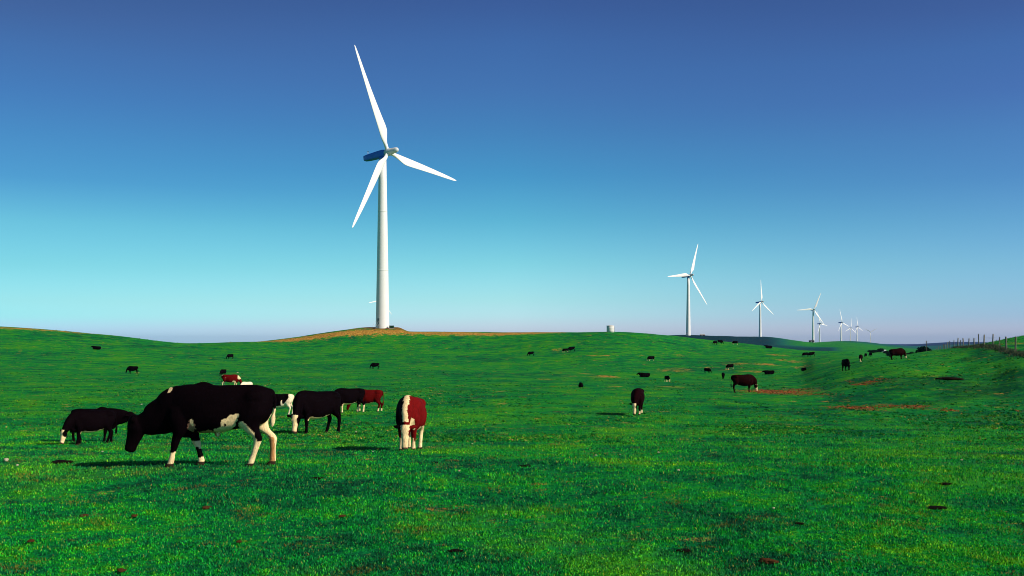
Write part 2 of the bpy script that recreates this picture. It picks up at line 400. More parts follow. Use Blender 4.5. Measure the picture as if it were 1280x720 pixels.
# coarse clumps of vegetation that stand up out of the turf farther off, and crumbled clods on the bare earth
def scatter_mesh(name, P, H, W, n_face, seed, mat, label, cat, flatten=1.0):
    r = np.random.default_rng(seed); n = len(P)
    P = np.repeat(P, n_face, 0); H = np.repeat(H, n_face); W = np.repeat(W, n_face); m = len(P)
    a = r.uniform(0, 6.283, m); o = r.normal(0, .45, (m, 2))*W[:, None]; l = r.normal(0, .5, (m, 2))*W[:, None]
    hh = H*r.uniform(.5, 1.1, m); ww = W*r.uniform(.25, .6, m)
    V = np.empty((m, 3, 3))
    V[:, 0] = P + np.stack([o[:, 0]-np.cos(a)*ww, o[:, 1]-np.sin(a)*ww, -hh*.1], -1)
    V[:, 1] = P + np.stack([o[:, 0]+np.cos(a)*ww, o[:, 1]+np.sin(a)*ww, -hh*.1], -1)
    V[:, 2] = P + np.stack([o[:, 0]+l[:, 0], o[:, 1]+l[:, 1], hh], -1)
    me = bpy.data.meshes.new(name); me.vertices.add(m*3); me.vertices.foreach_set('co', V.astype(np.float32).ravel())
    me.loops.add(m*3); me.loops.foreach_set('vertex_index', np.arange(m*3, dtype=np.int32))
    me.polygons.add(m); me.polygons.foreach_set('loop_start', (np.arange(m)*3).astype(np.int32)); me.update(calc_edges=True)
    me.materials.append(mat)
    return tag(link(name, me), label, cat, kind='stuff')

def tuft_mat():
    m, nt, b = new_mat('tuft_leaves')
    gi = N(nt, 'ShaderNodeNewGeometry').outputs['Random Per Island']
    geo = N(nt, 'ShaderNodeNewGeometry').outputs['Position']
    f = mathn(nt, 'ADD', mathn(nt, 'MULTIPLY', gi, .45), mathn(nt, 'MULTIPLY', noise(nt, geo, .7, 3, .7), .9))
    c = ramp(nt, f, [(0.34, (0.001, 0.045, 0.020, 1)), (.55, (0.002, 0.12, 0.03, 1)), (.84, (0.03, 0.26, 0.012, 1)), (.95, (0.30, 0.22, 0.03, 1)), (1.0, (0.5, 0.38, 0.10, 1))])
    nt.links.new(c, b.inputs['Base Color']); b.inputs['Roughness'].default_value = .8; b.inputs['Specular IOR Level'].default_value = .05
    return m

def tufts():
    r = np.random.default_rng(77); n = 60000
    q = r.uniform(1/330, 1/26, n); Y = 1/q; px = r.uniform(-150, 1430, n); X = (px-640)/F*Y
    d = vnoise(X/5+3, Y/9) + .8*vnoise(X/1.6, Y/2.4+8) + .35*sstep(.2, .45, X/Y)*sstep(30, 60, Y)*(1-sstep(110, 160, Y))
    k = r.random(n) < np.clip(.20+1.0*d, .03, 1); X, Y = X[k], Y[k]
    s = (Y/40)**.45*r.uniform(.5, 1.3, len(X))
    P = np.stack([X, Y, ground_z(X, Y)], -1)
    scatter_mesh('coarse_tufts', P, .055*s, .10*s, 5, 5, tuft_mat(), 'coarse tufts and dry seed heads dotting the pasture slopes', 'grass tufts')
tufts()

def clods():
    r = np.random.default_rng(78); PP = []
    for (px, py, wx, wy, st) in SOILP:
        if st < .45: continue
        n = int(wx*7*st)
        for _ in range(n):
            a_ = px + r.normal(0, .5)*wx; b_ = py + r.normal(0, .30)*wy
            p = hit(a_, b_); PP.append((p.x, p.y + r.uniform(-.8, .8), p.z, r.uniform(.015, .075)))
    PP = np.array(PP); PP[:, 2] = ground_z(PP[:, 0], PP[:, 1])
    bm = bmesh.new(); bmesh.ops.create_icosphere(bm, subdivisions=1, radius=1.0); V0 = np.array([v.co[:] for v in bm.verts]); F0 = np.array([[v.index for v in f.verts] for f in bm.faces]); bm.free()
    n = len(PP); V = V0[None]*(PP[:, 3][:, None, None]) * r.uniform(.6, 1.4, (n, 1, 3)) * r.uniform(.75, 1.25, (n, len(V0), 1)); V[:, :, 2] *= .6; V += PP[:, None, :3]
    Fc = (F0[None] + (np.arange(n)*len(V0))[:, None, None]).reshape(-1, 3)
    me = bpy.data.meshes.new('earth_clods'); me.vertices.add(n*len(V0)); me.vertices.foreach_set('co', V.astype(np.float32).ravel())
    me.loops.add(Fc.size); me.loops.foreach_set('vertex_index', Fc.astype(np.int32).ravel()); me.polygons.add(len(Fc)); me.polygons.foreach_set('loop_start', (np.arange(len(Fc))*3).astype(np.int32)); me.update(calc_edges=True)
    m, nt, b = new_mat('crumbled_earth'); gi = N(nt, 'ShaderNodeNewGeometry').outputs['Random Per Island']
    nt.links.new(ramp(nt, gi, [(0, (.03, .012, .005, 1)), (.45, (.22, .055, .015, 1)), (.85, (.34, .10, .03, 1)), (1, (.5, .24, .08, 1))]), b.inputs['Base Color']); b.inputs['Roughness'].default_value = .95; b.inputs['Specular IOR Level'].default_value = .03
    me.materials.append(m)
    tag(link('earth_clods', me), 'crumbled reddish earth clods covering the bare patches', 'earth clods', kind='stuff')
clods()

# ------------------------------------------------------------------ mesh helpers
def loft(bm, rings, n=16, power=2.0):
    """rings: list of (centre, U, V) ; closed at both ends"""
    vs = []
    for c, U, V in rings:
        row = []
        for k in range(n):
            t = 2*math.pi*k/n
            cx, sy = math.cos(t), math.sin(t)
            e = 2.0/power
            cx = math.copysign(abs(cx)**e, cx); sy = math.copysign(abs(sy)**e, sy)
            row.append(bm.verts.new(c + U*cx + V*sy))
        vs.append(row)
    for a, b in zip(vs, vs[1:]):
        for k in range(n):
            bm.faces.new((a[k], a[(k+1) % n], b[(k+1) % n], b[k]))
    c0 = bm.verts.new(rings[0][0]); c1 = bm.verts.new(rings[-1][0])
    for k in range(n):
        bm.faces.new((vs[0][(k+1) % n], vs[0][k], c0)); bm.faces.new((vs[-1][k], vs[-1][(k+1) % n], c1))

def crom(P, m=4):
    P = np.asarray(P, float); out = []
    Q = np.vstack([2*P[0]-P[1], P, 2*P[-1]-P[-2]])
    for i in range(1, len(Q)-2):
        for k in range(m):
            t = k/m
            out.append(0.5*((2*Q[i]) + (-Q[i-1]+Q[i+1])*t + (2*Q[i-1]-5*Q[i]+4*Q[i+1]-Q[i+2])*t*t + (-Q[i-1]+3*Q[i]-3*Q[i+1]+Q[i+2])*t**3))
    out.append(P[-1]); return np.array(out)

def bm_mesh(bm, name, mat=None, smooth=True):
    bmesh.ops.recalc_face_normals(bm, faces=bm.faces)
    me = bpy.data.meshes.new(name); bm.to_mesh(me); bm.free()
    if smooth:
        me.polygons.foreach_set('use_smooth', np.ones(len(me.polygons), bool))
    if mat: me.materials.append(mat)
    return me

def tube(bm, path, n=12, m=4, k=1.0):
    """path rows: x,y,z,rx,ry - horizontal rings (for legs)"""
    P = crom(path, m)
    loft(bm, [(Vector(p[:3]), Vector((p[3]*k, 0, 0)), Vector((0, p[4]*k, 0))) for p in P], n)

def limb(bm, path, n=10, m=4):
    """path rows: x,y,z,r - rings across the path"""
    P = crom(path, m); rings = []
    for i, p in enumerate(P):
        d = Vector(P[min(i+1, len(P)-1)][:3]) - Vector(P[max(i-1, 0)][:3]); d.normalize()
        u = d.cross(Vector((0, 1, 0.01))); u.normalize(); v = d.cross(u)
        rings.append((Vector(p[:3]), u*max(p[3], .004), v*max(p[3], .004)))
    loft(bm, rings, n)

def boxm(bm, c, s, rot=None, bevel=0.0):
    r = bmesh.ops.create_cube(bm, size=1.0)
    M = Matrix.Translation(c) @ (rot if rot else Matrix()) @ Matrix.Diagonal((s[0], s[1], s[2], 1))
    bmesh.ops.transform(bm, matrix=M, verts=r['verts'])
    if bevel:
        es = list({e for v in r['verts'] for e in v.link_edges})
        bmesh.ops.bevel(bm, geom=es, offset=bevel, segments=2, affect='EDGES', profile=0.5)

# ------------------------------------------------------------------ cattle
def coat_mat():
    m, nt, b = new_mat('cattle_coat')
    a = N(nt, 'ShaderNodeAttribute', attribute_name='coat').outputs['Color']
    tc = N(nt, 'ShaderNodeTexCoord').outputs['Object']
    f = noise(nt, tc, 38, 3, 0.7, (1.0, 1.0, 0.35))
    f2 = noise(nt, tc, 5.0, 4, 0.65)
    c = mix(nt, 1.0, a, ramp(nt, f, [(0.3, g(0.72)), (0.7, g(1.25))]), 'MULTIPLY')
    c = mix(nt, 1.0, c, ramp(nt, f2, [(0.3, g(0.8)), (0.7, g(1.15))]), 'MULTIPLY')
    nt.links.new(c, b.inputs['Base Color'])
    b.inputs['Roughness'].default_value = 0.8; b.inputs['Specular IOR Level'].default_value = 0.025
    bp = N(nt, 'ShaderNodeBump'); bp.inputs['Strength'].default_value = 0.35; bp.inputs['Distance'].default_value = 0.02
    nt.links.new(f, bp.inputs['Height']); nt.links.new(bp.outputs[0], b.inputs['Normal'])
    return m
COAT = coat_mat()
BLK = np.array([0.0028, 0.0010, 0.0020]); WHT = np.array([0.90, 0.66, 0.35]); RED = np.array([0.125, 0.004, 0.004])
DRD = np.array([0.016, 0.002, 0.0022]); PNK = np.array([0.45, 0.20, 0.13]); HOOF = np.array([0.03, 0.02, 0.012])

GEN = dict(
 # x, zc, hh, hw
 trunk=[(-.90, 1.12, .07, .06), (-.87, 1.10, .17, .14), (-.78, 1.06, .28, .22), (-.62, 1.02, .35, .275), (-.40, .965, .395, .30),
        (-.1, .92, .435, .345), (.2, .912, .443, .345), (.45, .94, .43, .30), (.64, .97, .37, .225), (.78, .96, .29, .17), (.86, .94, .18, .11)],
 poll=(1.12, .60), nose=(1.21, .09), neck=((.60, 1.04), (.86, .90)),
 fl=(.60, .02), fr=(.42, .0), rl=(-.62, .0), rr=(-.78, .0), tail=1.0, belly=0.0, sheath=None)

def make_cow(name, coat, bend=0.0, voxel=0.02, lying=False, **kw):
    """local frame: nose towards +X, animal's left = +Y, feet at z = 0"""
    p = dict(GEN); p.update(kw)
    bm = bmesh.new()
    dz = -0.62 if lying else 0.0
    tr = crom(p['trunk'], 4)
    loft(bm, [(Vector((r[0], 0, r[1]+dz)), Vector((0, r[3], 0)), Vector((0, 0, r[2]))) for r in tr], 24, 2.35)
    hip = np.array([[-.74, .12, 1.20+dz, .11], [-.60, .17, 1.20+dz, .13], [-.46, .15, 1.15+dz, .11]])
    for s in (1, -1):
        h = hip.copy(); h[:, 1] *= s; limb(bm, h, 10)
    # spine ridge and withers
    limb(bm, [(-.80, 0, 1.30+dz, .05), (-.4, 0, 1.31+dz, .06), (0, 0, 1.30+dz, .06), (.35, 0, 1.32+dz, .075), (.55, 0, 1.31+dz, .08), (.72, 0, 1.22+dz, .07)], 10)
    # neck
    P = Vector((p['poll'][0], 0, p['poll'][1])); Q = Vector((p['nose'][0], 0, p['nose'][1]))
    nk = p['neck']
    pts = p['nkr'] if p.get('nkr') else [(nk[0][0]-.18, nk[0][1]-.03, .37, .22), (nk[0][0], nk[0][1], .335, .205), (nk[1][0], nk[1][1], .24, .155),
           ((nk[1][0]*.45+P.x*.55), (nk[1][1]*.45+P.z*.55)-.01, .175, .115), (P.x-.02, P.z-.02, .125, .10)]
    NP = crom(pts, 5); rings = []
    for i, r in enumerate(NP):
        d = Vector((NP[min(i+1, len(NP)-1)][0]-NP[max(i-1, 0)][0], 0, NP[min(i+1, len(NP)-1)][1]-NP[max(i-1, 0)][1])).normalized()
        up = Vector((-d.z, 0, d.x))
        rings.append((Vector((r[0], 0, r[1])), Vector((0, r[3], 0)), up*r[2]))
    loft(bm, rings, 20, 2.1)
    # head
    d = (Q-P); L = d.length; d.normalize(); up = Vector((-d.z, 0, d.x))
    if up.z < 0 and abs(d.z) < .5: up = -up
    hs = [(-.10, .0, .06, .05), (-.04, .0, .10, .09), (.10, -.01, .125, .115), (.26, -.02, .13, .12), (.42, -.02, .115, .095), (.60, -.01, .095, .078),
          (.78, 0, .08, .074), (.90, 0, .076, .080), (.97, 0, .066, .072), (1.0, 0, .045, .05)]
    HP = crom(hs, 3)
    hk = p.get('hk', 1.0)
    loft(bm, [(P + d*(h[0]*L) + up*h[1], Vector((0, h[3]*(.5+.5*hk), 0)), up*h[2]*hk) for h in HP], 18, 2.3)
    for s in (1, -1):
        # brow and nostril bumps, ear
        c = P + d*(.24*L) + up*.07 + Vector((0, s*.085, 0))
        limb(bm, [(*(c-d*.035), .03), (*c, .04), (*(c+d*.035), .03)], 8)
        e0 = P + d*0.015 + up*.035 + Vector((0, s*.07, 0))
        e = []
        for k, (t, w, th) in enumerate([(0, .028, .022), (.06, .045, .024), (.12, .06, .022), (.18, .048, .018), (.225, .015, .012)]):
            cc = e0 + Vector((0, s*t, 0)) - d*(.10*t) - up*(.15*t)
            e.append((cc, d*w, up*th))
        loft(bm, e, 10)
    # legs
    def fleg(x, s, lift=0):
        if lying:
            limb(bm, [(.55, s*.2, .35, .13), (.62, s*.22, .14, .09), (.88, s*.2, .09, .06), (.70, s*.16, .05, .045)], 10); return
        xs = p.get('shx', .50)
        tube(bm, [(xs+.04, s*.14, 1.02, .17, .10), (xs+.03, s*.175, .80, .15, .095), (xs+(x-xs)*.2-.01, s*.17, .64, .105, .08), (xs+(x-xs)*.45, s*.155, .50, .066, .060),
                  (xs+(x-xs)*.62, s*.15, .39, .055, .055), (xs+(x-xs)*.68, s*.148, .34, .048, .046), (xs+(x-xs)*.85, s*.145, .22, .036, .036), (xs+(x-xs)*.95, s*.143, .12, .044, .043),
                  (x+.005, s*.143, .07, .042, .042), (x+.03, s*.143, .03, .062, .054), (x+.035, s*.143, -.02, .066, .056)], k=1.28)
    def rleg(x, s):
        if lying:
            limb(bm, [(-.5, s*.2, .35, .2), (-.3, s*.28, .16, .12), (-.62, s*.28, .09, .06), (-.35, s*.24, .05, .045)], 10); return
        X0 = -.62; o = x-X0
        tube(bm, [(-.60, s*.12, 1.10, .22, .13), (-.57, s*.17, .92, .21, .125), (-.55+o*.15, s*.18, .76, .155, .105), (-.60+o*.3, s*.17, .63, .105, .075),
                  (-.70+o*.5, s*.165, .52, .068, .052), (-.715+o*.62, s*.16, .45, .058, .048), (-.70+o*.68, s*.16, .37, .047, .042), (-.66+o*.85, s*.158, .22, .039, .037),
                  (-.63+o*.95, s*.156, .12, .047, .044), (x+.0, s*.156, .07, .043, .042), (x+.03, s*.156, .03, .062, .054), (x+.035, s*.156, -.02, .066, .056)], k=1.28)
    fleg(p['fl'][0], 1); fleg(p['fr'][0], -1); rleg(p['rl'][0], 1); rleg(p['rr'][0], -1)
    # tail
    if p['tail'] and not lying:
        tz = p.get('tailz', 0.0); sw = p.get('tailx', 0.0); ty = p.get('taily', 0.0)
        limb(bm, [(-.78, 0, 1.30, .045), (-.89, 0, 1.28, .038), (-.945, ty*.2, 1.15, .030), (-.96+sw*.3, ty*.5, .92+tz*.12, .025), (-.965+sw*.6, ty*.8, .72+tz*.3, .026), (-.965+sw*.9, ty, .58+tz*.4, .048), (-.955+sw, ty, .46+tz*.45, .045), (-.95+sw, ty, .36+tz*.5, .018)], 10)
    if p['sheath']:
        sx, sz, l = p['sheath']
        limb(bm, [(sx-.16, 0, sz+.16, .09), (sx-.06, 0, sz+.07, .085), (sx+.05, 0, sz+.01, .06), (sx+.07, 0, sz-l, .035)], 10)
    if p.get('udder'):
        limb(bm, [(-.50, 0, .72, .12), (-.42, 0, .60, .13), (-.36, 0, .54, .09)], 12)
    if p.get('hump'):
        limb(bm, [(.10, 0, 1.30, .07), (.24, 0, 1.37, .075), (.36, 0, 1.36, .08), (.50, 0, 1.28, .10)], 10)
    # dewlap / brisket
    if not lying:
        limb(bm, [(.86, 0, .92, .07), (.80, 0, .70, .09), (.66, 0, .60, .10), (.45, 0, .57, .09)], 10)
    me0 = bm_mesh(bm, 'tmp')
    ob = bpy.data.objects.new('tmp', me0); COL.objects.link(ob)
    r = ob.modifiers.new('r', 'REMESH'); r.mode = 'VOXEL'; r.voxel_size = voxel; r.use_smooth_shade = True
    s = ob.modifiers.new('s', 'SMOOTH'); s.factor = 0.5; s.iterations = 9
    dg = bpy.context.evaluated_depsgraph_get()
    me = bpy.data.meshes.new_from_object(ob.evaluated_get(dg))
    bpy.data.objects.remove(ob); bpy.data.meshes.remove(me0)
    me.name = name
    n = len(me.vertices); co = np.empty(n*3, np.float32); me.vertices.foreach_get('co', co); co = co.reshape(-1, 3).astype(float)
    # skin folds: tiny unevenness of the hide
    nn = np.empty(n*3, np.float32); me.vertices.foreach_get('normal', nn); nn = nn.reshape(-1, 3)
    co += nn * (0.010*(vnoise(co[:, 0]*7+co[:, 1]*3, co[:, 2]*7)))[:, None] * (co[:, 2] > .15)[:, None]
    Pn, dn = np.array(P), np.array(d); un = np.array(up)
    ht = (co-Pn) @ dn / L; hu = (co-Pn) @ un
    infront = (co[:, 0] > p['neck'][1][0]+.04)
    col = coat(co[:, 0], co[:, 1], co[:, 2], ht, hu, infront)
    col[(co[:, 2] < .065) & ~infront] = HOOF
    # dark eyes and nostrils on the head
    for s in (1, -1):
        ec = Pn + dn*(.27*L) + un*.055 + np.array([0, s*.112, 0])
        col[np.linalg.norm(co-ec, axis=1) < .026] = (0.004, 0.003, 0.003)
        nc = Pn + dn*(.97*L) + un*.03 + np.array([0, s*.045, 0])
        col[np.linalg.norm(co-nc, axis=1) < .02] = (0.02, 0.008, 0.006)
    if bend:
        t = sstep(.45, 1.15, co[:, 0])*bend
        x0 = co[:, 0]-.55; y0 = co[:, 1]
        co[:, 0] = .55 + x0*np.cos(t) - y0*np.sin(t); co[:, 1] = x0*np.sin(t) + y0*np.cos(t)
    me.vertices.foreach_set('co', co.astype(np.float32).ravel())
    at = me.attributes.new('coat', 'FLOAT_COLOR', 'POINT')
    at.data.foreach_set('color', np.hstack([col, np.ones((n, 1))]).astype(np.float32).ravel())
    me.polygons.foreach_set('use_smooth', np.ones(len(me.polygons), bool))
    me.materials.clear(); me.materials.append(COAT); me.update()
    return me

def paint(c, mask, colr): c[mask] = colr; return c
def wob(x, z, a=.05, s=6, o=0): return a*2*vnoise(x*s+o, z*s+3*o)

def coat_black(x, y, z, ht, hu, f, face=False, belly=False, socks=0.0, base=BLK, tailw=False, brisket=False, neckw=False):
    c = np.tile(base, (len(x), 1)).astype(float)
    w = wob(x, z, .055, 7) + wob(y+3, x, .03, 9) + wob(x+9, z, .02, 24)
    if belly: paint(c, (z < .60+w*1.3) & (z > .45) & (x > -.42) & (x < .5) & (np.abs(y) < .22), WHT)
    if socks: paint(c, (z < socks+w*.8) & ~f & (np.abs(y) > .07), WHT)
    if face: paint(c, f & (ht > -.06+w*.4) & (ht < 1.3) & ((hu > -.09) | (ht > .55)) & ((np.abs(y) < .095+w*.4) | (ht > .5)), WHT); paint(c, f & (ht > .9) & (ht < 1.2), PNK)
    if tailw: paint(c, (z < .62) & (x < -.9), WHT)
    if brisket: paint(c, (x > .5) & (z < .72+w) & (z > .5) & (np.abs(y) < .14) & ~f, WHT)
    if neckw: paint(c, (np.abs(y+w*.3) < .055+.02*0) & (x > .42) & (x < 1.0) & (z > .9) & ~(f & (ht > 0)), WHT)
    return c

def C(**k): return lambda x, y, z, ht, hu, f: coat_black(x, y, z, ht, hu, f, **k)

def coat_fore(x, y, z, ht, hu, f):
    c = np.tile(BLK, (len(x), 1)).astype(float)
    w = wob(x, z, .045, 7) + wob(y+3, z, .025, 11) + wob(x+9, z, .022, 26)
    # white flame on the flank running forward along the belly
    e = ((x+.15+ (z-.72)*.9)/.15)**2 + ((z-.71)/.21)**2
    paint(c, (e+w*14 < 1) & (y > 0), WHT)
    paint(c, (z < .60+w*.8) & (x > -.30) & (x < .34) & (z > .40), np.array([.42, .22, .10]))
    paint(c, (z < .58+w) & (x > -.30) & (x < .05) & (z > .35), WHT)
    paint(c, (((x-.43)/.075)**2 + ((z-.70)/.11)**2 + w*18 < 1) & (np.abs(y) > .0), PNK)
    paint(c, (((x-.40)/.035)**2 + ((z-.77)/.06)**2 + w*10 < 1), WHT)
    hind = (x < -.36)
    paint(c, hind & (z < .76+w*1.4-6*(x+.46)**2) & (z > .06) & (y > 0), WHT)
    paint(c, hind & (z < .92+w) & (z > .06) & (y < 0.02) & ((x < -.62) | (z < .7)), WHT)
    paint(c, hind & (z < .46+w) & (z > .06) & (y > 0) & (x > -.78), WHT)
    paint(c, hind & (y < 0) & (z < .46+w*3) & (x < -.79+w*2), np.array([.50, .24, .09]))
    front = (x > .2) & ~f
    paint(c, front & (y > .05) & (z < .27+w*1.2), WHT)
    paint(c, front & (y < -.05) & (z < .15+w), WHT)
    paint(c, front & (y < -.05) & (np.abs(z-.36) < .07) & (np.abs(w) < .04), WHT)
    paint(c, (x < -.90) & (z < .98+w), WHT)
    paint(c, (x > .82+w) & (x < .85) & (z > 1.27) & ~f, WHT)
    return c

def coat_pied(x, y, z, ht, hu, f):
    c = np.tile(WHT*np.array([1.0, 1.12, 1.4]), (len(x), 1)).astype(float)
    w = vnoise(x*2.6+2, z*2.2+y*1.1+5)
    paint(c, (w > .12) & (z > .62) & (x > -.6), BLK); paint(c, (((x+.40+w*.25)/.17)**2 + ((z-1.1)/.36)**2 < 1), BLK); paint(c, f & (ht < .6), BLK)
    return c

def coat_hereford(x, y, z, ht, hu, f):
    c = np.tile(RED*1.15, (len(x), 1)).astype(float)
    w = wob(x, z, .045, 7) + wob(y+3, x, .03, 9) + wob(x+9, z, .025, 22)
    dark = (y < -.03+w*.4) & (z > .55)
    paint(c, dark, BLK*1.5)
    paint(c, (y > -.035+w*.9-(x-.3)*.03) & (y < .055+w*1.0+(x-.3)*.04) & (x > .30) & (z > .72+w) & ~(f & (ht > -.16)), WHT)
    paint(c, f & (ht > -.08+w*.4) & (np.abs(y) < .105+w*.4) & ((hu > -.03) | (ht > .6)), WHT)
    paint(c, f & (ht > .92), PNK)
    paint(c, (z < .58+w) & ~f & (np.abs(y) < .28) & (x < .2), WHT); paint(c, (z < .30+w) & ~f & (x >= .2), WHT)
    paint(c, (z < .80+w) & (x > .3) & (y > .02) & (y < .2) & ~f & (x > .55), WHT)
    return c

def coat_redwhite(x, y, z, ht, hu, f):
    c = np.tile(RED*.9, (len(x), 1)).astype(float)
    w = vnoise(x*2.2+12, z*2.2+y)
    paint(c, (z < .42+w*.5) | (w > .34), WHT)
    return c

GRZ = dict()
STAND = dict(poll=(1.22, 1.28), nose=(1.62, 1.02), neck=((.62, 1.10), (.92, 1.20)))
LEVEL = dict(poll=(1.30, 1.08), nose=(1.80, .90), neck=((.66, 1.06), (1.02, 1.10)), hk=1.65, hump=True,
    nkr=[(.50, 1.0, .39, .24), (.72, 1.02, .37, .21), (.92, 1.03, .33, .18), (1.10, 1.04, .29, .16), (1.28, 1.04, .22, .14)])
M_FORE = make_cow('black_steer', coat_fore, voxel=0.017, sheath=(-.02, .60, .10), tail=1, tailx=.03, taily=.16,
    trunk=[(-.90, 1.10, .07, .06), (-.875, 1.08, .19, .14), (-.78, 1.05, .30, .23), (-.62, 1.04, .355, .28), (-.35, 1.02, .375, .29),
           (0, .99, .40, .33), (.3, .985, .415, .32), (.55, 1.0, .41, .28), (.74, 1.0, .36, .22), (.86, .95, .30, .17), (.95, .88, .20, .11)],
    poll=(1.40, .82), nose=(1.545, .26), neck=((.72, 1.06), (1.06, .98)), hk=1.26, hump=True, tailz=.62, fl=(.80, 0), fr=(.36, 0), rl=(-.56, 0), rr=(-.86, 0),
    nkr=[(.54, 1.0, .40, .24), (.74, .99, .385, .22), (.92, .89, .335, .185), (1.08, .83, .295, .155), (1.24, .765, .235, .13), (1.37, .76, .15, .11)], shx=.60)
M_BF = make_cow('black_whiteface', C(face=True, belly=True), bend=0.25, rl=(-.55, 0), rr=(-.82, 0))
M_BF2 = make_cow('black_whiteface_b', C(face=True, belly=True, tailw=False), bend=0.55, fl=(.48, 0), fr=(.66, 0), rl=(-.80, 0), rr=(-.58, 0))
M_LEVEL = make_cow('black_level', C(), **LEVEL)
M_BWL = make_cow('black_white_legs', C(socks=.42, belly=True), fl=(.45, 0), fr=(.62, 0), rl=(-.80, 0), rr=(-.60, 0))
M_RED = make_cow('red_cow', C(base=RED*.75, socks=.24, belly=True), fl=(.45, 0), fr=(.62, 0), rl=(-.66, 0), rr=(-.86, 0))
M_HER = make_cow('hereford', coat_hereford, bend=0.06, voxel=0.018, hk=1.14, poll=(1.02, .60), nose=(1.10, .06), fl=(.42, 0), fr=(.55, 0), taily=-.2)
M_CAM = make_cow('black_frontal', C(face=True, socks=.2, base=BLK+np.array([.006, 0, 0])), bend=-0.15, poll=(1.05, .60), nose=(1.12, .06), taily=.1)
M_PIED = make_cow('pied_cow', coat_pied, voxel=.024)
M_RW = make_cow('redwhite_cow', coat_redwhite, voxel=.024)
M_WHITE = make_cow('pale_cow', C(base=WHT*np.array([1, 1.15, 1.5])), voxel=.03)
M_BROWN = make_cow('brown_cow', C(base=DRD*.8, face=True), voxel=.022, poll=(1.0, .58), nose=(1.08, .05), rl=(-.66, 0), rr=(-.74, 0), fl=(.5, 0), fr=(.42, 0))
M_BLKG = make_cow('black_grazing', C(), voxel=.026)
M_BLKW = make_cow('black_grazing_w', C(face=True, socks=.5, belly=True), voxel=.026)
M_LIE = make_cow('black_lying', C(), voxel=.026, lying=True, poll=(1.06, .66), nose=(1.42, .44), neck=((.60, .46), (.84, .56)))

CATTLE = 'cattle grazing across the pasture'
def cow(me, px, py, hpx, face, label, cat='cow', name='cow', h0=1.38, s=None, y0=6.0, y1=4000.0, zoff=-0.01):
    """px,py: ground point midway under the animal; hpx: standing height in the photo; face: heading in degrees (0 = right, 90 = away)"""
    p = hit(px, py, y0, y1)
    sc = s if s else hpx/F*p.y/h0
    o = link(name, me); o.location = (p.x, p.y, p.z+zoff); o.rotation_euler = (0, 0, math.radians(face)); o.scale = (sc,)*3
    # stand on the slope
    dx = math.cos(math.radians(face))*.6; dy = math.sin(math.radians(face))*.6
    pitch = math.atan2(gz(p.x+dx, p.y+dy)-gz(p.x-dx, p.y-dy), 1.2)
    o.rotation_euler = (0, -pitch, math.radians(face))
    print('COW %-60s Y=%.1f scale=%.2f' % (label[:60], p.y, sc))
    return tag(o, label, cat, CATTLE)

cow(M_FORE, 275.5, 582, 102, 181, 'large black steer with white hind legs standing broadside, the nearest animal of the herd', 'steer', 'steer', h0=1.40)
cow(M_BF, 114.5, 555, 43, 222, 'black cow with white face grazing left of the big steer', h0=1.38)
cow(M_LEVEL, 118.5, 552, 42, 6, 'black cow with its head held level to the right, behind the far left grazing cow')
cow(M_BF2, 394.5, 542, 54, 230, 'black white-faced cow grazing just right of the big steer, with its shadow on the left')
cow(M_BWL, 436, 516, 31, 212, 'black cow with white lower legs half hidden behind the white-faced grazing cow')
cow(M_RED, 459, 514.5, 28, 184, 'dark red cow with white feet standing behind the black cow with white legs')
cow(M_HER, 513, 562.5, 68, -93, 'red and black cow with white stripe down its neck, grazing head on towards the viewer', h0=1.38)
cow(M_CAM, 797, 518, 33, -102, 'black white-faced cow grazing alone head on in the middle of the pasture')
cow(M_PIED, 349.5, 519, 27, 178, 'black and white pied calf grazing behind the rump of the big steer', 'calf', 'calf')
cow(M_RW, 288, 484, 16, 8, 'small red and white cow seen above the back of the big steer')
cow(M_WHITE, 308, 492, 15, 245, 'pale cow whose white back just shows above the rump of the big steer')
cow(M_BROWN, 929, 490, 22, 3, 'brown white-faced cow grazing rightwards beside the bare earth strip')
cow(M_BLKG, 166, 467, 9.5, 185, 'small black cow grazing with a short shadow on the far left slope')
cow(M_LIE, 121, 437, 5.5, 175, 'black cow lying down high on the far left slope', h0=.95)
cow(M_BLKG, 288, 449, 6.5, 230, 'tiny black cow high on the slope above the red and white cow')
cow(M_BLKG, 279, 470, 8.5, 255, 'small black cow seen end on just left of the red and white cow')
cow(M_BLKG, 469, 461, 7.5, 183, 'small black cow grazing on the slope straight below the big turbine')
cow(M_BLKG, 664, 445, 5.5, 182, 'tiny black cow grazing alone on the slope left of the pair of cows')
cow(M_BLKW, 707, 440.5, 5, 183, 'left cow of the pair high on the slope, white face lowered')
cow(M_BLKG, 715, 439.5, 6, 187, 'right cow of the pair high on the slope, all black')
cow(M_LIE, 726, 484, 7.5, 88, 'small black cow lying with its back turned below the dry grass strips', h0=.95)
cow(M_BLKW, 814, 451.5, 6.5, 195, 'small black and white cow grazing on the slope below the water tank')
cow(M_LIE, 806, 471.5, 7, 182, 'black cow lying down above the lone white-faced cow', h0=.95)
cow(M_BLKW, 834, 477.5, 8, -72, 'small black calf whose white face is lowered, uphill from the lone white-faced cow')
cow(M_BLKG, 894, 431, 5, 215, 'tiny black cow at the paddock crest, the left one of two standing close together')
cow(M_BLKG, 900, 430, 5, 10, 'tiny black cow at the paddock crest, the right one of two standing close together')
cow(M_BLKW, 919, 431, 4.8, 178, 'tiny black cow alone on the paddock crest just right of the close pair')
cow(M_LIE, 961, 435.5, 4.5, 185, 'tiny black cow lying on the crest below the third turbine', h0=.95)
cow(M_BLKG, 884, 466.5, 6.5, -40, 'small black cow turned half towards the viewer, left of the dry grass band')
cow(M_BLKG, 904, 473.5, 8, -100, 'small black cow grazing head on above the brown cow')
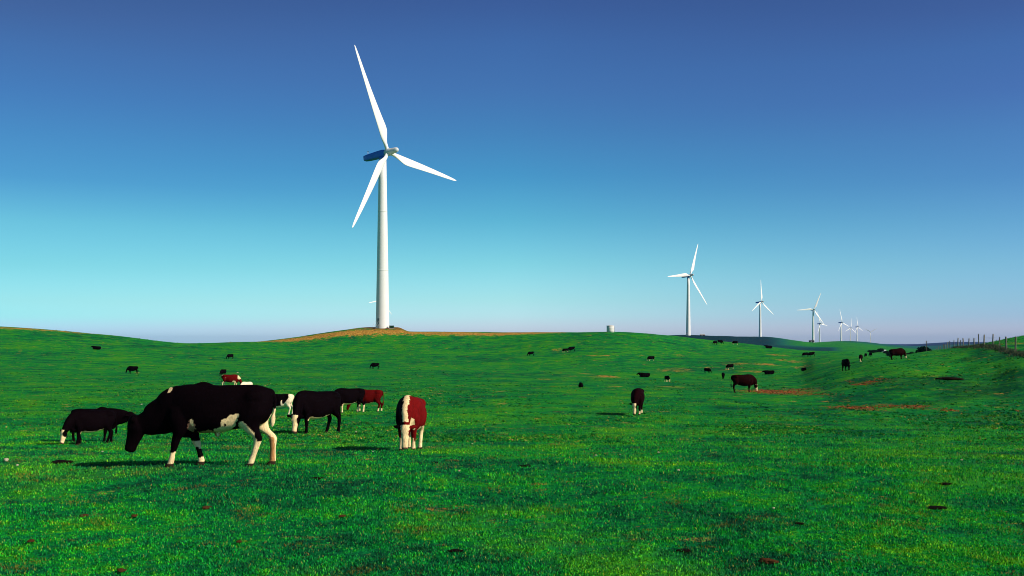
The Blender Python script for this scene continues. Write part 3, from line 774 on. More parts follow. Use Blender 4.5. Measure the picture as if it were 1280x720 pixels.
cow(M_BLKW, 913, 462, 7, 192, 'small black cow with white hind legs at the left end of the dry grass band')
cow(M_LIE, 962, 468, 6.5, 178, 'black cow lying down above the bare earth strip', h0=.95)
cow(M_BLKG, 1007, 446, 5.5, 190, 'left one of two dark cows side by side below the row of far turbines')
cow(M_BLKG, 1015, 446, 6, 183, 'right one of two dark cows side by side below the row of far turbines')
cow(M_LIE, 1005, 463.5, 7.5, 100, 'black cow lying with its back turned, below the side by side pair')
cow(M_BLKG, 1057.5, 463.5, 15, -93, 'black cow grazing head on with a long shadow, right part of the pasture')
cow(M_CAM, 1076, 452.5, 9.5, -110, 'black cow with white face and chest standing between the two larger cows on the right')
cow(M_BLKG, 1082, 446.5, 5, 85, 'small dark cow standing end on just left of the hedge bushes')
cow(M_BLKG, 1088, 446, 5, 95, 'small dark cow standing end on in front of the dark hedge bushes')
cow(M_BROWN, 1122, 449.5, 14, 2, 'dark brown cow grazing rightwards on the skyline of the right hand rise')

# ------------------------------------------------------------------ wind turbines
WHITE = plain_mat('tower_paint', (0.80, 0.79, 0.76), 0.42, 0.03, 0.25)
BLADEW = plain_mat('blade_gelcoat', (0.82, 0.81, 0.78), 0.35, 0.02, 0.3)
NACB = plain_mat('nacelle_paint', (0.03, 0.17, 0.70), 0.4, 0.06, 0.8)
HUBG = plain_mat('hub_paint', (0.62, 0.64, 0.66), 0.4, 0.05, 1.0)
DOORM = plain_mat('door_paint', (0.18, 0.22, 0.22), 0.5)
STEEL = plain_mat('galvanised_steel', (0.35, 0.36, 0.37), 0.45, .15, 6, metallic=0.6)
CONC = plain_mat('concrete', (0.42, 0.38, 0.32), 0.9, .2, 2.0, bump=.3)
HUB_H = 59.7; YAW = -30.0; TILT = math.radians(6.7)

def tower_mesh():
    bm = bmesh.new(); prof = []
    for z in (-6, 0, 10, 20, 20.02, 30, 40, 40.02, 50, 57.9):
        t = max(z, 0)/57.9; prof.append((z, 2.32*(1-t)+1.28*t))
    for (z, r) in prof: pass
    rings = [(Vector((0, 0, z)), Vector((r, 0, 0)), Vector((0, r, 0))) for z, r in prof]
    loft(bm, rings, 48)
    return bm_mesh(bm, 'tower', WHITE)
def flange_mesh(z):
    bm = bmesh.new(); r = 2.32*(1-z/57.9)+1.28*z/57.9+.012
    loft(bm, [(Vector((0, 0, z-.12)), Vector((r, 0, 0)), Vector((0, r, 0))), (Vector((0, 0, z+.12)), Vector((r, 0, 0)), Vector((0, r, 0)))], 48)
    return bm_mesh(bm, 'flange', WHITE)
def door_mesh():
    bm = bmesh.new()
    boxm(bm, Vector((.2, -2.25, 2.6)), (.95, .25, 2.1), bevel=.04)
    return bm_mesh(bm, 'door', DOORM, False)
def steps_mesh():
    bm = bmesh.new()
    for k in range(6): boxm(bm, Vector((.2, -2.75-.3*(5-k), .2+.25*k)), (1.1, .3, .06))
    boxm(bm, Vector((.2, -2.7, 1.5)), (1.3, .9, .08))
    for s in (-.5, .9):
        limb(bm, [(s, -4.3, .2, .03), (s, -4.2, 1.2, .03), (s, -3.1, 2.5, .03), (s, -2.5, 2.6, .03)], 8)
    return bm_mesh(bm, 'door_steps', STEEL, False)
TR = Matrix.Translation((0, 0, HUB_H)) @ Matrix.Rotation(-TILT, 4, 'Y')
def nacelle_mesh():
    bm = bmesh.new()
    R = [(-8.0, .7, .65, .15), (-7.9, 1.0, .92, .12), (-6.2, 1.2, 1.08, .08), (-2.5, 1.32, 1.2, .02), (.4, 1.32, 1.24, 0), (1.3, 1.1, 1.1, 0), (1.5, .9, .9, 0)]
    loft(bm, [(Vector((x, 0, zc)), Vector((0, w, 0)), Vector((0, 0, h))) for x, w, h, zc in R], 32, 4.5)
    bmesh.ops.transform(bm, matrix=TR, verts=bm.verts)
    me = bm_mesh(bm, 'nacelle', NACB)
    return me
def yaw_mesh():
    bm = bmesh.new()
    loft(bm, [(Vector((0, 0, z)), Vector((1.34, 0, 0)), Vector((0, 1.34, 0))) for z in (57.9, 58.6)], 32)
    return bm_mesh(bm, 'yaw_ring', NACB)
def vane_mesh():
    bm = bmesh.new()
    limb(bm, [(-6.5, .3, 1.3, .03), (-6.5, .3, 2.4, .03)], 8); limb(bm, [(-6.5, -.3, 1.3, .03), (-6.5, -.3, 2.3, .03)], 8)
    limb(bm, [(-6.8, .3, 2.4, .05), (-6.2, .3, 2.4, .05)], 8); limb(bm, [(-6.7, -.3, 2.3, .05), (-6.3, -.3, 2.3, .05)], 8)
    bmesh.ops.transform(bm, matrix=TR, verts=bm.verts)
    return bm_mesh(bm, 'wind_vane', STEEL)
BX = 2.5
def hub_mesh():
    bm = bmesh.new()
    R = [(-1.05, .85), (-1.0, 1.12), (-.4, 1.30), (.5, 1.28), (1.4, 1.1), (2.6, .95), (3.6, .88), (4.1, .72), (4.4, .45), (4.5, .12)]
    loft(bm, [(Vector((x, 0, 0)), Vector((0, r, 0)), Vector((0, 0, r))) for x, r in R], 32)
    return bm_mesh(bm, 'hub', HUBG)
def blade_mesh():
    bm = bmesh.new()
    S = [(0.6, 1.0, 1.0, 0, 0), (2.2, 1.0, 1.0, 0, 0), (3.6, 1.25, .85, .08, 12), (6.5, 2.35, .55, .45, 14), (8.5, 2.65, .48, .55, 12), (12, 2.45, .38, .5, 9), (18, 2.0, .29, .38, 6),
         (24, 1.55, .22, .28, 3), (30, 1.15, .15, .2, 1), (34.5, .8, .10, .14, 0), (36.6, .5, .07, .1, 0), (37.6, .18, .04, .04, 0)]
    P = crom([(s[0]*.96, s[1], s[2], s[3], s[4]) for s in S], 3)
    rings = []
    for z, ch, th, off, tw in P:
        a = math.radians(tw+2)
        U = Vector((math.sin(a), math.cos(a), 0))*ch*.64; V = Vector((math.cos(a), -math.sin(a), 0))*th*.62
        cone = z*.035
        rings.append((Vector((cone, 0, z))+U*(off*.8), U*1.0, V))
    loft(bm, rings, 20)
    return bm_mesh(bm, 'blade', BLADEW)
ME = dict(tower=tower_mesh(), flange=flange_mesh(20), flange_b=flange_mesh(40), door=door_mesh(), door_steps=steps_mesh(), nacelle=nacelle_mesh(), yaw_ring=yaw_mesh(), wind_vane=vane_mesh(), hub=hub_mesh(), blade=blade_mesh())

def turbine(px, py, Y, tip, label, yaw=YAW):
    """px, py: hub in the photo (tower axis), Y distance, tip: direction of one blade tip in the photo (right, up)"""
    x = (px-640)/F*Y; zh = HC + (HY-py)/F*Y
    root = empty('wind_turbine', (x, Y, zh-HUB_H), math.radians(yaw))
    tag(root, label, 'wind turbine', 'white three-bladed wind turbines')
    tw = link('tower', ME['tower'], root); link('flange', ME['flange'], tw); link('flange', ME['flange_b'], tw); link('door', ME['door'], tw); link('door_steps', ME['door_steps'], tw)
    nc = link('nacelle', ME['nacelle'], root); link('yaw_ring', ME['yaw_ring'], nc); link('wind_vane', ME['wind_vane'], nc)
    Rz = Matrix.Rotation(math.radians(yaw), 4, 'Z'); base = Matrix.Translation(root.location) @ Rz
    cen = TR @ Matrix.Translation((BX, 0, 0))
    def proj(v): return ((v.x/v.y), (v.z/v.y))
    c = base @ cen @ Vector((0, 0, 0)); c.z -= HC; pc = proj(c)
    best = None
    for k in range(720):
        a = math.radians(k/2)
        v = base @ cen @ Matrix.Rotation(a, 4, 'X') @ Vector((1.26, 0, 36.1)); v.z -= HC; q = proj(v)
        d = Vector((q[0]-pc[0], q[1]-pc[1])); t = Vector(tip)
        e = d.normalized().dot(t.normalized())
        if best is None or e > best[0]: best = (e, a)
    rot = link('hub', ME['hub'], root); rot.matrix_local = cen @ Matrix.Rotation(best[1], 4, 'X')
    for k in range(3):
        b = link('blade', ME['blade'], root); b.matrix_local = cen @ Matrix.Rotation(best[1]+k*2*math.pi/3, 4, 'X')
    print('TURB', label[:40], 'Y', Y, 'base z', round(zh-HUB_H, 1), 'ground', round(gz(x, Y), 1))
    return root

turbine(478.2, 192.4, 327, (-41, 132), 'nearest and largest white wind turbine, standing on the dry mound with a blue nacelle', yaw=-34)
turbine(860.4, 344.6, 955, (10, 40), 'second largest white wind turbine, on the dark ridge right of the water tank', yaw=-50)
turbine(950.2, 377.6, 1540, (-1, 30), 'third largest white wind turbine, alone at the right end of the dark ridge', yaw=-47)
turbine(1016.5, 387, 1830, (-24, -1), 'tall wind turbine with one blade pointing left, directly in front of a shorter one', yaw=-78)
turbine(1024.5, 404.5, 2700, (-4, 15), 'shorter wind turbine tucked close behind the tall one with its blade pointing left', yaw=-47)
turbine(1051.5, 403, 2550, (-3, 17), 'wind turbine with one blade straight up, left of the crowded far group', yaw=-47)
turbine(1063, 410, 3500, (-8, -5), 'small far wind turbine with no blade up, in the middle of the far group', yaw=-60)
turbine(1071.5, 408.5, 3350, (-1.5, 13), 'far wind turbine with one blade straight up, right of the middle of the far group', yaw=-47)
turbine(1088, 415, 4500, (0.1, -4), 'smallest and farthest wind turbine, standing by itself at the right with two blades raised', yaw=-100)
turbine(476.3, 376, 1950, (-18, -3), 'distant wind turbine almost hidden behind the nearest tower, only a blade tip showing left', yaw=-42)

# ------------------------------------------------------------------ small structures
KIOSKM = plain_mat('kiosk_green', (0.012, 0.045, 0.022), 0.5)
r = empty('transformer_kiosk', (0, 0, 0)); kx, ky = (490-640)/F*326, 325.0
r.location = (kx, ky, gz(kx, ky)-.05)
bm = bmesh.new(); boxm(bm, Vector((0, 0, .5)), (1.5, 1.2, .8), bevel=.03); link('cabinet', bm_mesh(bm, 'cabinet', KIOSKM, False), r)
bm = bmesh.new(); boxm(bm, Vector((0, 0, .95)), (1.62, 1.32, .08), bevel=.02); link('lid', bm_mesh(bm, 'lid', KIOSKM, False), r)
bm = bmesh.new(); boxm(bm, Vector((0, 0, .03)), (1.8, 1.5, .14)); link('plinth', bm_mesh(bm, 'plinth', CONC, False), r)
for s in (-.36, .36):
    bm = bmesh.new(); boxm(bm, Vector((s, -.61, .5)), (.66, .03, .68)); link('door', bm_mesh(bm, 'door', KIOSKM, False), r)
tag(r, 'low dark green transformer box beside the foot of the largest turbine', 'transformer box')

p = hit(763, 414.8); p = Vector(((763-640)/F*300, 300, gz((763-640)/F*300, 300)))
r = empty('water_tank', p + Vector((0, 0, -.15)))
TANKM = plain_mat('tank_concrete', (0.68, 0.66, 0.62), 0.75, .12, 1.2, bump=.15)
bm = bmesh.new(); loft(bm, [(Vector((0, 0, z)), Vector((1.18, 0, 0)), Vector((0, 1.18, 0))) for z in (0, .7, 1.4, 2.05)], 40); link('tank_wall', bm_mesh(bm, 'tank_wall', TANKM), r)
bm = bmesh.new(); loft(bm, [(Vector((0, 0, z)), Vector((q, 0, 0)), Vector((0, q, 0))) for z, q in ((2.05, 1.24), (2.17, 1.24), (2.2, 1.2), (2.32, .4))], 40); link('lid', bm_mesh(bm, 'lid', TANKM), r)
bm = bmesh.new(); limb(bm, [(1.22, -.2, .1, .04), (1.24, -.2, 1.2, .04), (1.22, -.2, 2.1, .04)], 8); link('pipe', bm_mesh(bm, 'pipe', STEEL), r)
tag(r, 'squat round pale concrete water tank on the crest of the pasture', 'water tank')

def shed(px, Y, w, dp, h, wall, roof, label, rz=0.0, zo=0.0):
    x = (px-640)/F*Y
    r = empty('shed', (x, Y, gz(x, Y)-.2+zo), rz)
    bm = bmesh.new(); boxm(bm, Vector((0, 0, h/2)), (w, dp, h)); link('wall', bm_mesh(bm, 'wall', wall, False), r)
    bm = bmesh.new()
    v = [bm.verts.new((sx*(w/2+.3), sy*(dp/2+.3), h+.02)) for sx in (-1, 1) for sy in (-1, 1)]
    t = [bm.verts.new((sx*(w/2+.3), 0, h+dp*.28)) for sx in (-1, 1)]
    bm.faces.new((v[0], v[2], t[1], t[0])); bm.faces.new((v[1], v[3], t[1], t[0])); bm.faces.new((v[0], v[1], t[0])); bm.faces.new((v[2], v[3], t[1])); bm.faces.new((v[0], v[1], v[3], v[2]))
    link('roof', bm_mesh(bm, 'roof', roof, False), r)
    bm = bmesh.new(); boxm(bm, Vector((-.15*w, -dp/2-.03, h*.42)), (w*.22, .08, h*.8)); link('door', bm_mesh(bm, 'door', DOORM, False), r)
    bm = bmesh.new(); boxm(bm, Vector((.22*w, -dp/2-.03, h*.6)), (w*.16, .06, h*.3)); link('window', bm_mesh(bm, 'window', plain_mat('window_glass', (.02, .03, .04), .1), False), r)
    return tag(r, label, 'shed', 'sheds in the distance')
IRON = plain_mat('corrugated_iron', (0.55, 0.56, 0.58), 0.5, .1, 2)
DARKW = plain_mat('dark_timber', (0.03, 0.028, 0.026), 0.8, .2, 2)
PALEW = plain_mat('pale_board', (0.42, 0.41, 0.38), 0.7, .1, 2)
shed(878, 958, 4.2, 3, 1.5, DARKW, IRON, 'tiny dark shed with pale roof at the foot of the second largest turbine')
shed(1014.5, 1826, 9, 5, 2.6, DARKW, DARKW, 'dark low shed at the foot of the tall turbine with its blade pointing left', zo=.6)
shed(1104.5, 640, 2.2, 3, 1.2, PALEW, IRON, 'small pale building beyond the hedge, left of the brown cow on the skyline')

# ------------------------------------------------------------------ bushes
LEAF = None
def leaf_mat():
    m, nt, b = new_mat('bush_leaves')
    gi = N(nt, 'ShaderNodeNewGeometry').outputs['Random Per Island']
    nt.links.new(ramp(nt, gi, [(0, (0.002, 0.012, 0.008, 1)), (.5, (0.004, 0.02, 0.012, 1)), (1, (0.01, 0.04, 0.016, 1))]), b.inputs['Base Color']); b.inputs['Specular IOR Level'].default_value = .03
    b.inputs['Roughness'].default_value = .7
    return m
LEAF = leaf_mat(); BARK = plain_mat('bark', (0.10, 0.07, 0.05), .9, .3, 5)
def crown_mesh(w, h, n, seed, z0=.5):
    r_ = random.Random(seed); bm = bmesh.new()
    lobes = [(r_.uniform(-.35, .35)*w, r_.uniform(-.3, .3)*w, z0+h*r_.uniform(.25, .75), r_.uniform(.24, .36)) for _ in range(6)] + [(0, 0, z0+h*.5, .4)]
    for i in range(n):
        lx, ly, lz, lr = r_.choice(lobes)
        d = Vector((r_.gauss(0, 1), r_.gauss(0, 1), r_.gauss(0, 1))).normalized()*(r_.random()**.4)
        c = Vector((lx+d.x*lr*w, ly+d.y*lr*w, lz+d.z*lr*h))
        if c.z < .05: c.z = .05+r_.random()*.4
        s = r_.uniform(.09, .2)*(w/3)**.5
        a = Vector((r_.gauss(0, 1), r_.gauss(0, 1), r_.gauss(0, 1))).normalized(); b_ = a.orthogonal().normalized()*s; a = a.cross(b_).normalized()*s
        bm.faces.new([bm.verts.new(c+q) for q in (-a*.6-b_, a*.6-b_, a*.8+b_, -a*.5+b_*.8)])
    return bm_mesh(bm, 'crown', LEAF, False)
def trunk_mesh(h, seed):
    r_ = random.Random(seed); bm = bmesh.new()
    limb(bm, [(0, 0, -.3, .16), (.05, 0, h*.3, .12), (0, .04, h*.55, .08), (.05, 0, h*.8, .03)], 8)
    for k in range(5):
        a = r_.uniform(0, 6.28); q = r_.uniform(.5, .8)
        limb(bm, [(0, 0, h*.2+.1*k, .07), (math.cos(a)*h*.25*q, math.sin(a)*h*.25*q, h*.5, .045), (math.cos(a)*h*.42*q, math.sin(a)*h*.42*q, h*.72, .015)], 6)
    return bm_mesh(bm, 'trunk', BARK)
CR = [(crown_mesh(4.6, 2.8, 1500, 1), trunk_mesh(3.0, 1)), (crown_mesh(3.4, 2.4, 1100, 2), trunk_mesh(2.6, 2)), (crown_mesh(6.5, 2.2, 1700, 3, .3), trunk_mesh(2.2, 3))]
def bush(px, Y, k, s, label, grp='bushes along the far hedge', cat='bush', name='bush', zo=0):
    x = (px-640)/F*Y
    r = empty(name, (x, Y, gz(x, Y)-.1+zo), px*1.7); r.scale = (s,)*3
    link('crown', CR[k][0], r); link('trunk', CR[k][1], r)
    return tag(r, label, cat, grp)
bush(1099, 560, 0, .95, 'largest rounded dark bush of the far hedge, left of the pale building', cat='tree', name='tree')
bush(1092.5, 560, 2, .75, 'low spreading dark bush just left of the largest rounded one')
bush(1086.5, 560, 1, .6, 'small dark bush at the left end of the far hedge')
bush(1108, 520, 1, .8, 'dark bush between the pale building and the brown cow on the skyline')
bush(1114.5, 430, 2, .7, 'dark bush showing just behind the back of the brown cow on the skyline')
bush(1134, 330, 2, .72, 'low dark bush just right of the head of the brown cow on the skyline')
bush(1140, 320, 1, .72, 'middle dark bush between the brown cow and the pole')
bush(1146.5, 310, 2, .68, 'low dark bush just left of the large bush with the pole')
bush(1154, 290, 1, 1.15, 'large dark bush at the foot of the thin pole on the right')
bush(1159.5, 290, 0, .62, 'dark bush touching the right side of the thin pole')
# pole
x, Y = (1158-640)/F*288, 288
r = empty('utility_pole', (x, Y, gz(x, Y)-.3))
TIMB = plain_mat('weathered_timber', (0.10, 0.075, 0.055), .85, .3, 8, bump=.4)
bm = bmesh.new(); limb(bm, [(0, 0, 0, .12), (.02, 0, 2.5, .10), (0, 0, 4.9, .08)], 10); link('pole', bm_mesh(bm, 'pole', TIMB), r)
bm = bmesh.new(); boxm(bm, Vector((0, -.1, 4.5)), (.9, .1, .1)); link('crossarm', bm_mesh(bm, 'crossarm', TIMB, False), r)
for s in (-.36, .36):
    bm = bmesh.new(); limb(bm, [(s, -.1, 4.55, .04), (s, -.1, 4.63, .05), (s, -.1, 4.72, .03)], 8); link('insulator', bm_mesh(bm, 'insulator', HUBG), r)
tag(r, 'thin dark pole with a short crossarm rising out of the bushes on the right', 'pole')

# ------------------------------------------------------------------ fence
FENCEM = plain_mat('fence_post_timber', (0.20, 0.17, 0.13), .9, .35, 9, bump=.5)
WIREM = plain_mat('fence_wire', (0.20, 0.20, 0.20), .5, .1, 5, metallic=.7)
fr = empty('fence', (52.5, 100, gz(52.5, 100)))
tag(fr, 'post and wire fence with weathered round posts climbing over the right hand rise', 'fence')
fl = fr.location.copy(); tops = []
for k in range(-2, 19):
    Y = 100+7*k + random.uniform(-.5, .5); X = 52.5+.376*(Y-100)+random.uniform(-.15, .15)
    z = gz(X, Y); h = random.uniform(1.15, 1.5) if k % 5 else 1.6
    rr = random.uniform(.065, .095)
    tx, ty = random.uniform(-.07, .07), random.uniform(-.05, .05)
    bm = bmesh.new()
    limb(bm, [(0, 0, -.3, rr*1.05), (tx*.4, ty*.4, h*.4, rr), (tx*.8, ty*.8, h*.8, rr*.97), (tx, ty, h, rr*.9), (tx, ty, h+.03, rr*.4)], 10, 2)
    o = link('post', bm_mesh(bm, 'post', FENCEM), fr); o.location = Vector((X, Y, z)) - fl
    tops.append((Vector((X, Y, z))-fl, tx, ty, h))
for q in (.3, .55, .8, .95):
    bm = bmesh.new()
    for (a, tx, ty, h), (b, ux, uy, h2) in zip(tops, tops[1:]):
        A = a+Vector((tx*q-.1, ty*q, 1.15*q)); B = b+Vector((ux*q-.1, uy*q, 1.15*q)); m_ = (A+B)/2 - Vector((0, 0, .02))
        limb(bm, [(*A, .006), (*m_, .006), (*B, .006)], 5, 2)
    link('wire', bm_mesh(bm, 'wire', WIREM), fr)

# long grass against the fence
def tussocks():
    r_ = np.random.default_rng(8); n = 9000
    t = r_.uniform(-2, 9.5, n); Y = 100+7*t; X = 52.5+.376*(Y-100) + r_.normal(-.5, .45, n)
    Z = ground_z(X, Y); H = r_.uniform(.08, .28, n)*(.6+.8*np.clip(vnoise(X/1.2, Y/1.2)+.5, 0, 1)); W = r_.uniform(.02, .045, n); a = r_.uniform(0, 6.28, n)
    V = np.empty((n, 3, 3)); l = r_.normal(0, .12, (n, 2))
    V[:, 0] = np.stack([X-np.cos(a)*W, Y-np.sin(a)*W, Z-.03], -1); V[:, 1] = np.stack([X+np.cos(a)*W, Y+np.sin(a)*W, Z-.03], -1); V[:, 2] = np.stack([X+l[:, 0], Y+l[:, 1], Z+H], -1)
    me = bpy.data.meshes.new('long_grass'); me.vertices.add(n*3); me.vertices.foreach_set('co', V.astype(np.float32).ravel())
    me.loops.add(n*3); me.loops.foreach_set('vertex_index', np.arange(n*3, dtype=np.int32)); me.polygons.add(n); me.polygons.foreach_set('loop_start', (np.arange(n)*3).astype(np.int32))
    me.update(calc_edges=True); m, nt, b = new_mat('rank_grass')
    gi = N(nt, 'ShaderNodeNewGeometry').outputs['Random Per Island']
    nt.links.new(ramp(nt, gi, [(0, (0.004, 0.03, 0.012, 1)), (.6, (0.01, 0.05, 0.014, 1)), (1, (0.12, 0.10, 0.03, 1))]), b.inputs['Base Color']); b.inputs['Roughness'].default_value = .8
    me.materials.append(m)
    tag(link('long_grass', me), 'dark long grass growing along the foot of the fence', 'grass', kind='stuff')
tussocks()

# ------------------------------------------------------------------ stones, dung pats and clods in the near turf
STONE = plain_mat('pale_stone', (0.50, 0.45, 0.30), .8, .2, 20, bump=.4)
DUNG = plain_mat('dry_dung', (0.13, 0.055, 0.022), .95, .5, 16, bump=.8, spec=.02)
DUNGD = plain_mat('fresh_dung', (0.012, 0.006, 0.003), .8, .5, 14, bump=.8, spec=.03)
def lump_mesh(seed, flat, name, mat):
    r_ = random.Random(seed); bm = bmesh.new(); bmesh.ops.create_icosphere(bm, subdivisions=4, radius=1.0)
    ox = r_.uniform(0, 50)
    for v in bm.verts:
        n_ = v.co.normalized()
        k = 1 + .6*float(vnoise(np.array([n_.x*1.7+ox]), np.array([n_.y*1.7+n_.z+ox]))[0]) + .3*float(vnoise(np.array([n_.x*5+ox]), np.array([n_.y*5+n_.z*4]))[0])
        v.co = Vector((n_.x*k, n_.y*k*.8, n_.z*k*flat))
    return bm_mesh(bm, name, mat)
ST = [lump_mesh(k, .6, 'stone', STONE) for k in range(3)]; DG = [lump_mesh(20+k, .30, 'dung_pat', DUNG) for k in range(3)]; DD = [lump_mesh(40+k, .16, 'dung_pat', DUNGD) for k in range(2)]
def lump(me, px, py, wpx, name, label, cat, grp=None, zo=.012):
    p = hit(px, py); s = wpx/2/F*p.y*(.8 if name == 'stone' else 1)
    o = link(name, me); o.location = (p.x, p.y, p.z+zo); o.scale = (s,)*3; o.rotation_euler = (0, 0, px*.7)
    return tag(o, label, cat, grp)
lump(ST[0], 8, 578, 8, 'stone', 'larger pale stone at the left edge of the field, level with the big steer', 'stone', zo=.05)
lump(ST[1], 21.5, 585, 5, 'stone', 'smaller pale stone just below the one at the left edge of the field', 'stone', zo=.05)
for i, (px, py, w) in enumerate([(128, 566, 3.5), (823, 567, 4), (775, 570, 3), (574, 591, 4), (445, 541, 3), (466, 566, 2.5), (967, 638, 4.5), (848, 590, 4.5), (1070, 612, 3),
                                 (1159, 525, 3), (1202, 577, 4), (590, 556, 2.5), (177, 506, 3), (745, 571, 4), (297, 466, 2.5), (632, 646, 3)]):
    lump(ST[i % 3], px, py, w, 'stone', 'small pale stone lying in the open short grass', 'stone', 'small pale stones scattered in the grass', zo=.03)
lump(DG[0], 960, 704, 26, 'dung_pat', 'large crumbly reddish brown dung pat at the bottom right', 'dung')
lump(DG[1], 299, 681, 9, 'dung_pat', 'small round brown clod below the big steer near the bottom edge', 'dung', zo=.03)
lump(DG[2], 152, 717, 13, 'dung_pat', 'brown clod cut off by the bottom edge on the left', 'dung', zo=.03)
lump(DG[1], 168, 648, 9, 'dung_pat', 'reddish brown clod in the left foreground between two flat pats', 'dung', zo=.03)
lump(DG[0], 258, 636, 14, 'dung_pat', 'flat light brown pat below the front hooves of the big steer', 'dung')
lump(DG[2], 427, 648, 9, 'dung_pat', 'light brown clod in the grass below the cow with the neck stripe, to its left', 'dung', zo=.03)
lump(DG[0], 105, 646, 12, 'dung_pat', 'crumbled brown pat leftmost of those in the foreground grass', 'dung')
lump(DG[1], 39, 680, 11, 'dung_pat', 'tan clod near the left edge in the bottom corner', 'dung', zo=.03)
lump(DD[0], 74, 579.5, 32, 'dung_pat', 'wide flat dark brown pat beside the shadow of the big steer', 'dung')
lump(DD[1], 396, 599, 17, 'dung_pat', 'flat dark pat right of the hind hooves of the big steer', 'dung')
lump(DD[0], 543, 579, 12, 'dung_pat', 'flat dark pat just below right of the cow with the neck stripe', 'dung')
lump(DD[1], 570, 690, 17, 'dung_pat', 'black wet pat at the bottom of the field left of centre', 'dung')
lump(DD[0], 856, 690, 20, 'dung_pat', 'black wet pat at the bottom of the field right of centre', 'dung')
lump(DD[1], 1172, 636, 24, 'dung_pat', 'flat black pat in the right foreground grass', 'dung')
lump(DD[0], 1000, 656, 13, 'dung_pat', 'dark pat with a tan rim above the large reddish one', 'dung')
lump(DD[1], 1182, 606, 16, 'dung_pat', 'flat dark pat above the black one in the right foreground', 'dung')
lump(DD[0], 655, 583, 18, 'dung_pat', 'thin dark pat in the centre of the field', 'dung')
lump(DD[1], 1188, 474, 30, 'dung_pat', 'wide dark earth scrape on the right slope below the fence', 'earth scrape', zo=.0)

# ------------------------------------------------------------------ world, sun, camera
S = Vector((math.cos(SUN_EL)*math.sin(SUN_AZ), -math.cos(SUN_EL)*math.cos(SUN_AZ), math.sin(SUN_EL)))
w = bpy.data.worlds.new('World'); SC.world = w; w.use_nodes = True
nt = w.node_tree; bg = nt.nodes['Background']
sky = nt.nodes.new('ShaderNodeTexSky'); sky.sky_type = 'NISHITA'; sky.sun_disc = False
sky.sun_elevation = SUN_EL; sky.sun_rotation = math.pi - SUN_AZ
sky.air_density = 1.0; sky.dust_density = 0.6; sky.ozone_density = 3.0
bg.inputs['Strength'].default_value = 0.1
TINT = {
 'L': ((0, (0.891, 1.514, 2.275)), (0.0119, (0.849, 1.376, 2.146)), (0.0245, (0.629, 1.375, 1.771)), (0.0393, (0.607, 1.224, 1.467)), (0.0725, (0.464, 1.065, 1.164)), (0.1127, (0.383, 0.954, 1.032)), (0.1525, (0.26, 0.697, 0.939)), (0.1914, (0.26, 0.635, 0.902)), (0.2295, (0.271, 0.559, 0.863)), (0.2666, (0.295, 0.511, 0.799)), (0.2993, (0.315, 0.44, 0.697)), (0.55, (0.11, 0.154, 0.244)), (1.0, (0.063, 0.088, 0.139))),
 'C': ((0, (1.374, 1.677, 2.368)), (0.0133, (1.309, 1.525, 2.234)), (0.0275, (1.065, 1.566, 2.039)), (0.0441, (0.881, 1.473, 1.715)), (0.0814, (0.621, 1.315, 1.395)), (0.1265, (0.386, 1.064, 1.191)), (0.1708, (0.276, 0.845, 1.099)), (0.2141, (0.304, 0.723, 1.026)), (0.2562, (0.344, 0.633, 0.988)), (0.2968, (0.346, 0.595, 0.963)), (0.3325, (0.342, 0.499, 0.852)), (0.55, (0.12, 0.175, 0.298)), (1.0, (0.068, 0.1, 0.17))),
 'R': ((0, (1.178, 1.409, 2.249)), (0.0119, (1.122, 1.281, 2.122)), (0.0245, (0.817, 1.164, 1.934)), (0.0393, (0.701, 1.126, 1.712)), (0.0726, (0.593, 1.059, 1.428)), (0.1129, (0.457, 0.91, 1.243)), (0.1527, (0.366, 0.744, 1.123)), (0.1917, (0.364, 0.682, 1.056)), (0.2299, (0.362, 0.578, 0.99)), (0.267, (0.35, 0.568, 0.954)), (0.2998, (0.349, 0.476, 0.827)), (0.55, (0.122, 0.167, 0.289)), (1.0, (0.07, 0.095, 0.165))),
}
#ENDRAMPS
vec = nt.nodes.new('ShaderNodeTexCoord').outputs['Generated']
sp = N(nt, 'ShaderNodeSeparateXYZ'); nt.links.new(vec, sp.inputs[0])
def tint_ramp(stops):
    n = N(nt, 'ShaderNodeValToRGB'); e = n.color_ramp.elements
    e[0].position = stops[0][0]; e[0].color = (*[v*.25 for v in stops[0][1]], 1); e[1].position = 1.0; e[1].color = (*[v*.25 for v in stops[-1][1]], 1)
    for p_, c_ in stops[1:-1]:
        x_ = e.new(p_); x_.color = (*[v*.25 for v in c_], 1)
    nt.links.new(sp.outputs['Z'], n.inputs['Fac']); return n.outputs['Color']
hl = mathn(nt, 'SQRT', mathn(nt, 'ADD', mathn(nt, 'MULTIPLY', sp.outputs['X'], sp.outputs['X']), mathn(nt, 'MULTIPLY', sp.outputs['Y'], sp.outputs['Y'])))
az = mathn(nt, 'DIVIDE', sp.outputs['X'], mathn(nt, 'MAXIMUM', hl, 0.001))
fr_ = mathn(nt, 'MULTIPLY', az, 1/.47, True); fl_ = mathn(nt, 'MULTIPLY', az, -1/.47, True)
tc_ = mix(nt, fr_, tint_ramp(TINT['C']), tint_ramp(TINT['R'])); tc_ = mix(nt, fl_, tc_, tint_ramp(TINT['L']))
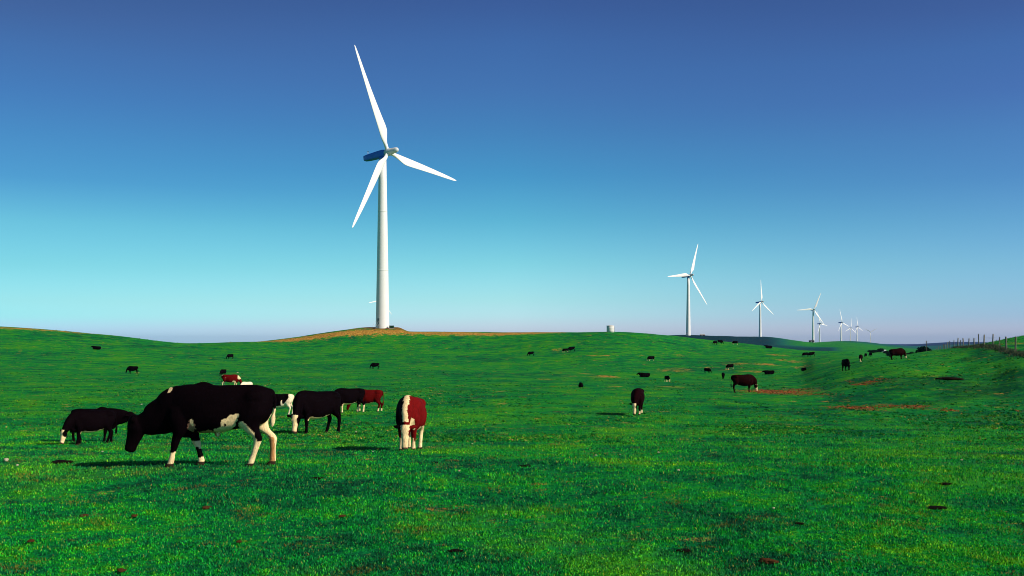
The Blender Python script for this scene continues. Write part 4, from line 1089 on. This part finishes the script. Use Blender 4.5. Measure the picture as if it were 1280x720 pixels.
sc4 = mix(nt, 1.0, tc_, (4.0, 4.0, 4.0, 1), 'MULTIPLY')
out_ = mix(nt, 1.0, sky.outputs[0], sc4, 'MULTIPLY')
nt.links.new(out_, bg.inputs['Color'])

# air between the camera and the far hills
bm = bmesh.new(); boxm(bm, Vector((0, 0, 0)), (36000, 36000, 1)); 
hz = bm_mesh(bm, 'haze', None, False); hm = bpy.data.materials.new('haze_air'); hm.use_nodes = True; hn = hm.node_tree
for n_ in list(hn.nodes):
    if n_.type == 'BSDF_PRINCIPLED': hn.nodes.remove(n_)
pv = hn.nodes.new('ShaderNodeVolumePrincipled'); pv.inputs['Color'].default_value = (.34, .55, 1.0, 1); pv.inputs['Density'].default_value = HAZE; pv.inputs['Anisotropy'].default_value = .0
hn.links.new(pv.outputs[0], hn.nodes['Material Output'].inputs['Volume'])
hz.materials.append(hm)
if HAZE > 0:
    ho = link('haze', hz); zlo = float(min(v.co.z for v in ground.data.vertices))-1.5; zhi = 112.0
    ho.location = (0, 0, (zlo+zhi)/2); ho.scale = (1, 1, zhi-zlo)
    tag(ho, 'thin bluish air haze between the viewer and the far hills', 'haze', kind='stuff')
    print('HAZEBOX', zlo, zhi)
sun = bpy.data.lights.new('sun', 'SUN'); sun.energy = 5.0; sun.angle = math.radians(.5); sun.color = (1.0, .90, .76)
so = bpy.data.objects.new('sun', sun); COL.objects.link(so); so.location = S*200
so.rotation_euler = (-S).to_track_quat('-Z', 'Y').to_euler()

cam = bpy.data.cameras.new('camera'); cam.sensor_width = 36; cam.lens = 36*F/1280; cam.shift_y = (HY-360)/1280
cam.clip_start = .1; cam.clip_end = 60000
co_ = bpy.data.objects.new('camera', cam); COL.objects.link(co_); co_.location = (0, 0, HC); co_.rotation_euler = (math.radians(90), 0, 0)
SC.camera = co_
vs = SC.view_settings; vs.view_transform = 'Standard'; vs.look = 'None'; vs.gamma = 1; vs.exposure = 0; vs.use_curve_mapping = False
SC.cycles.filter_width = 0.95; SC.cycles.max_bounces = 5; SC.cycles.diffuse_bounces = 2; SC.cycles.transparent_max_bounces = 8
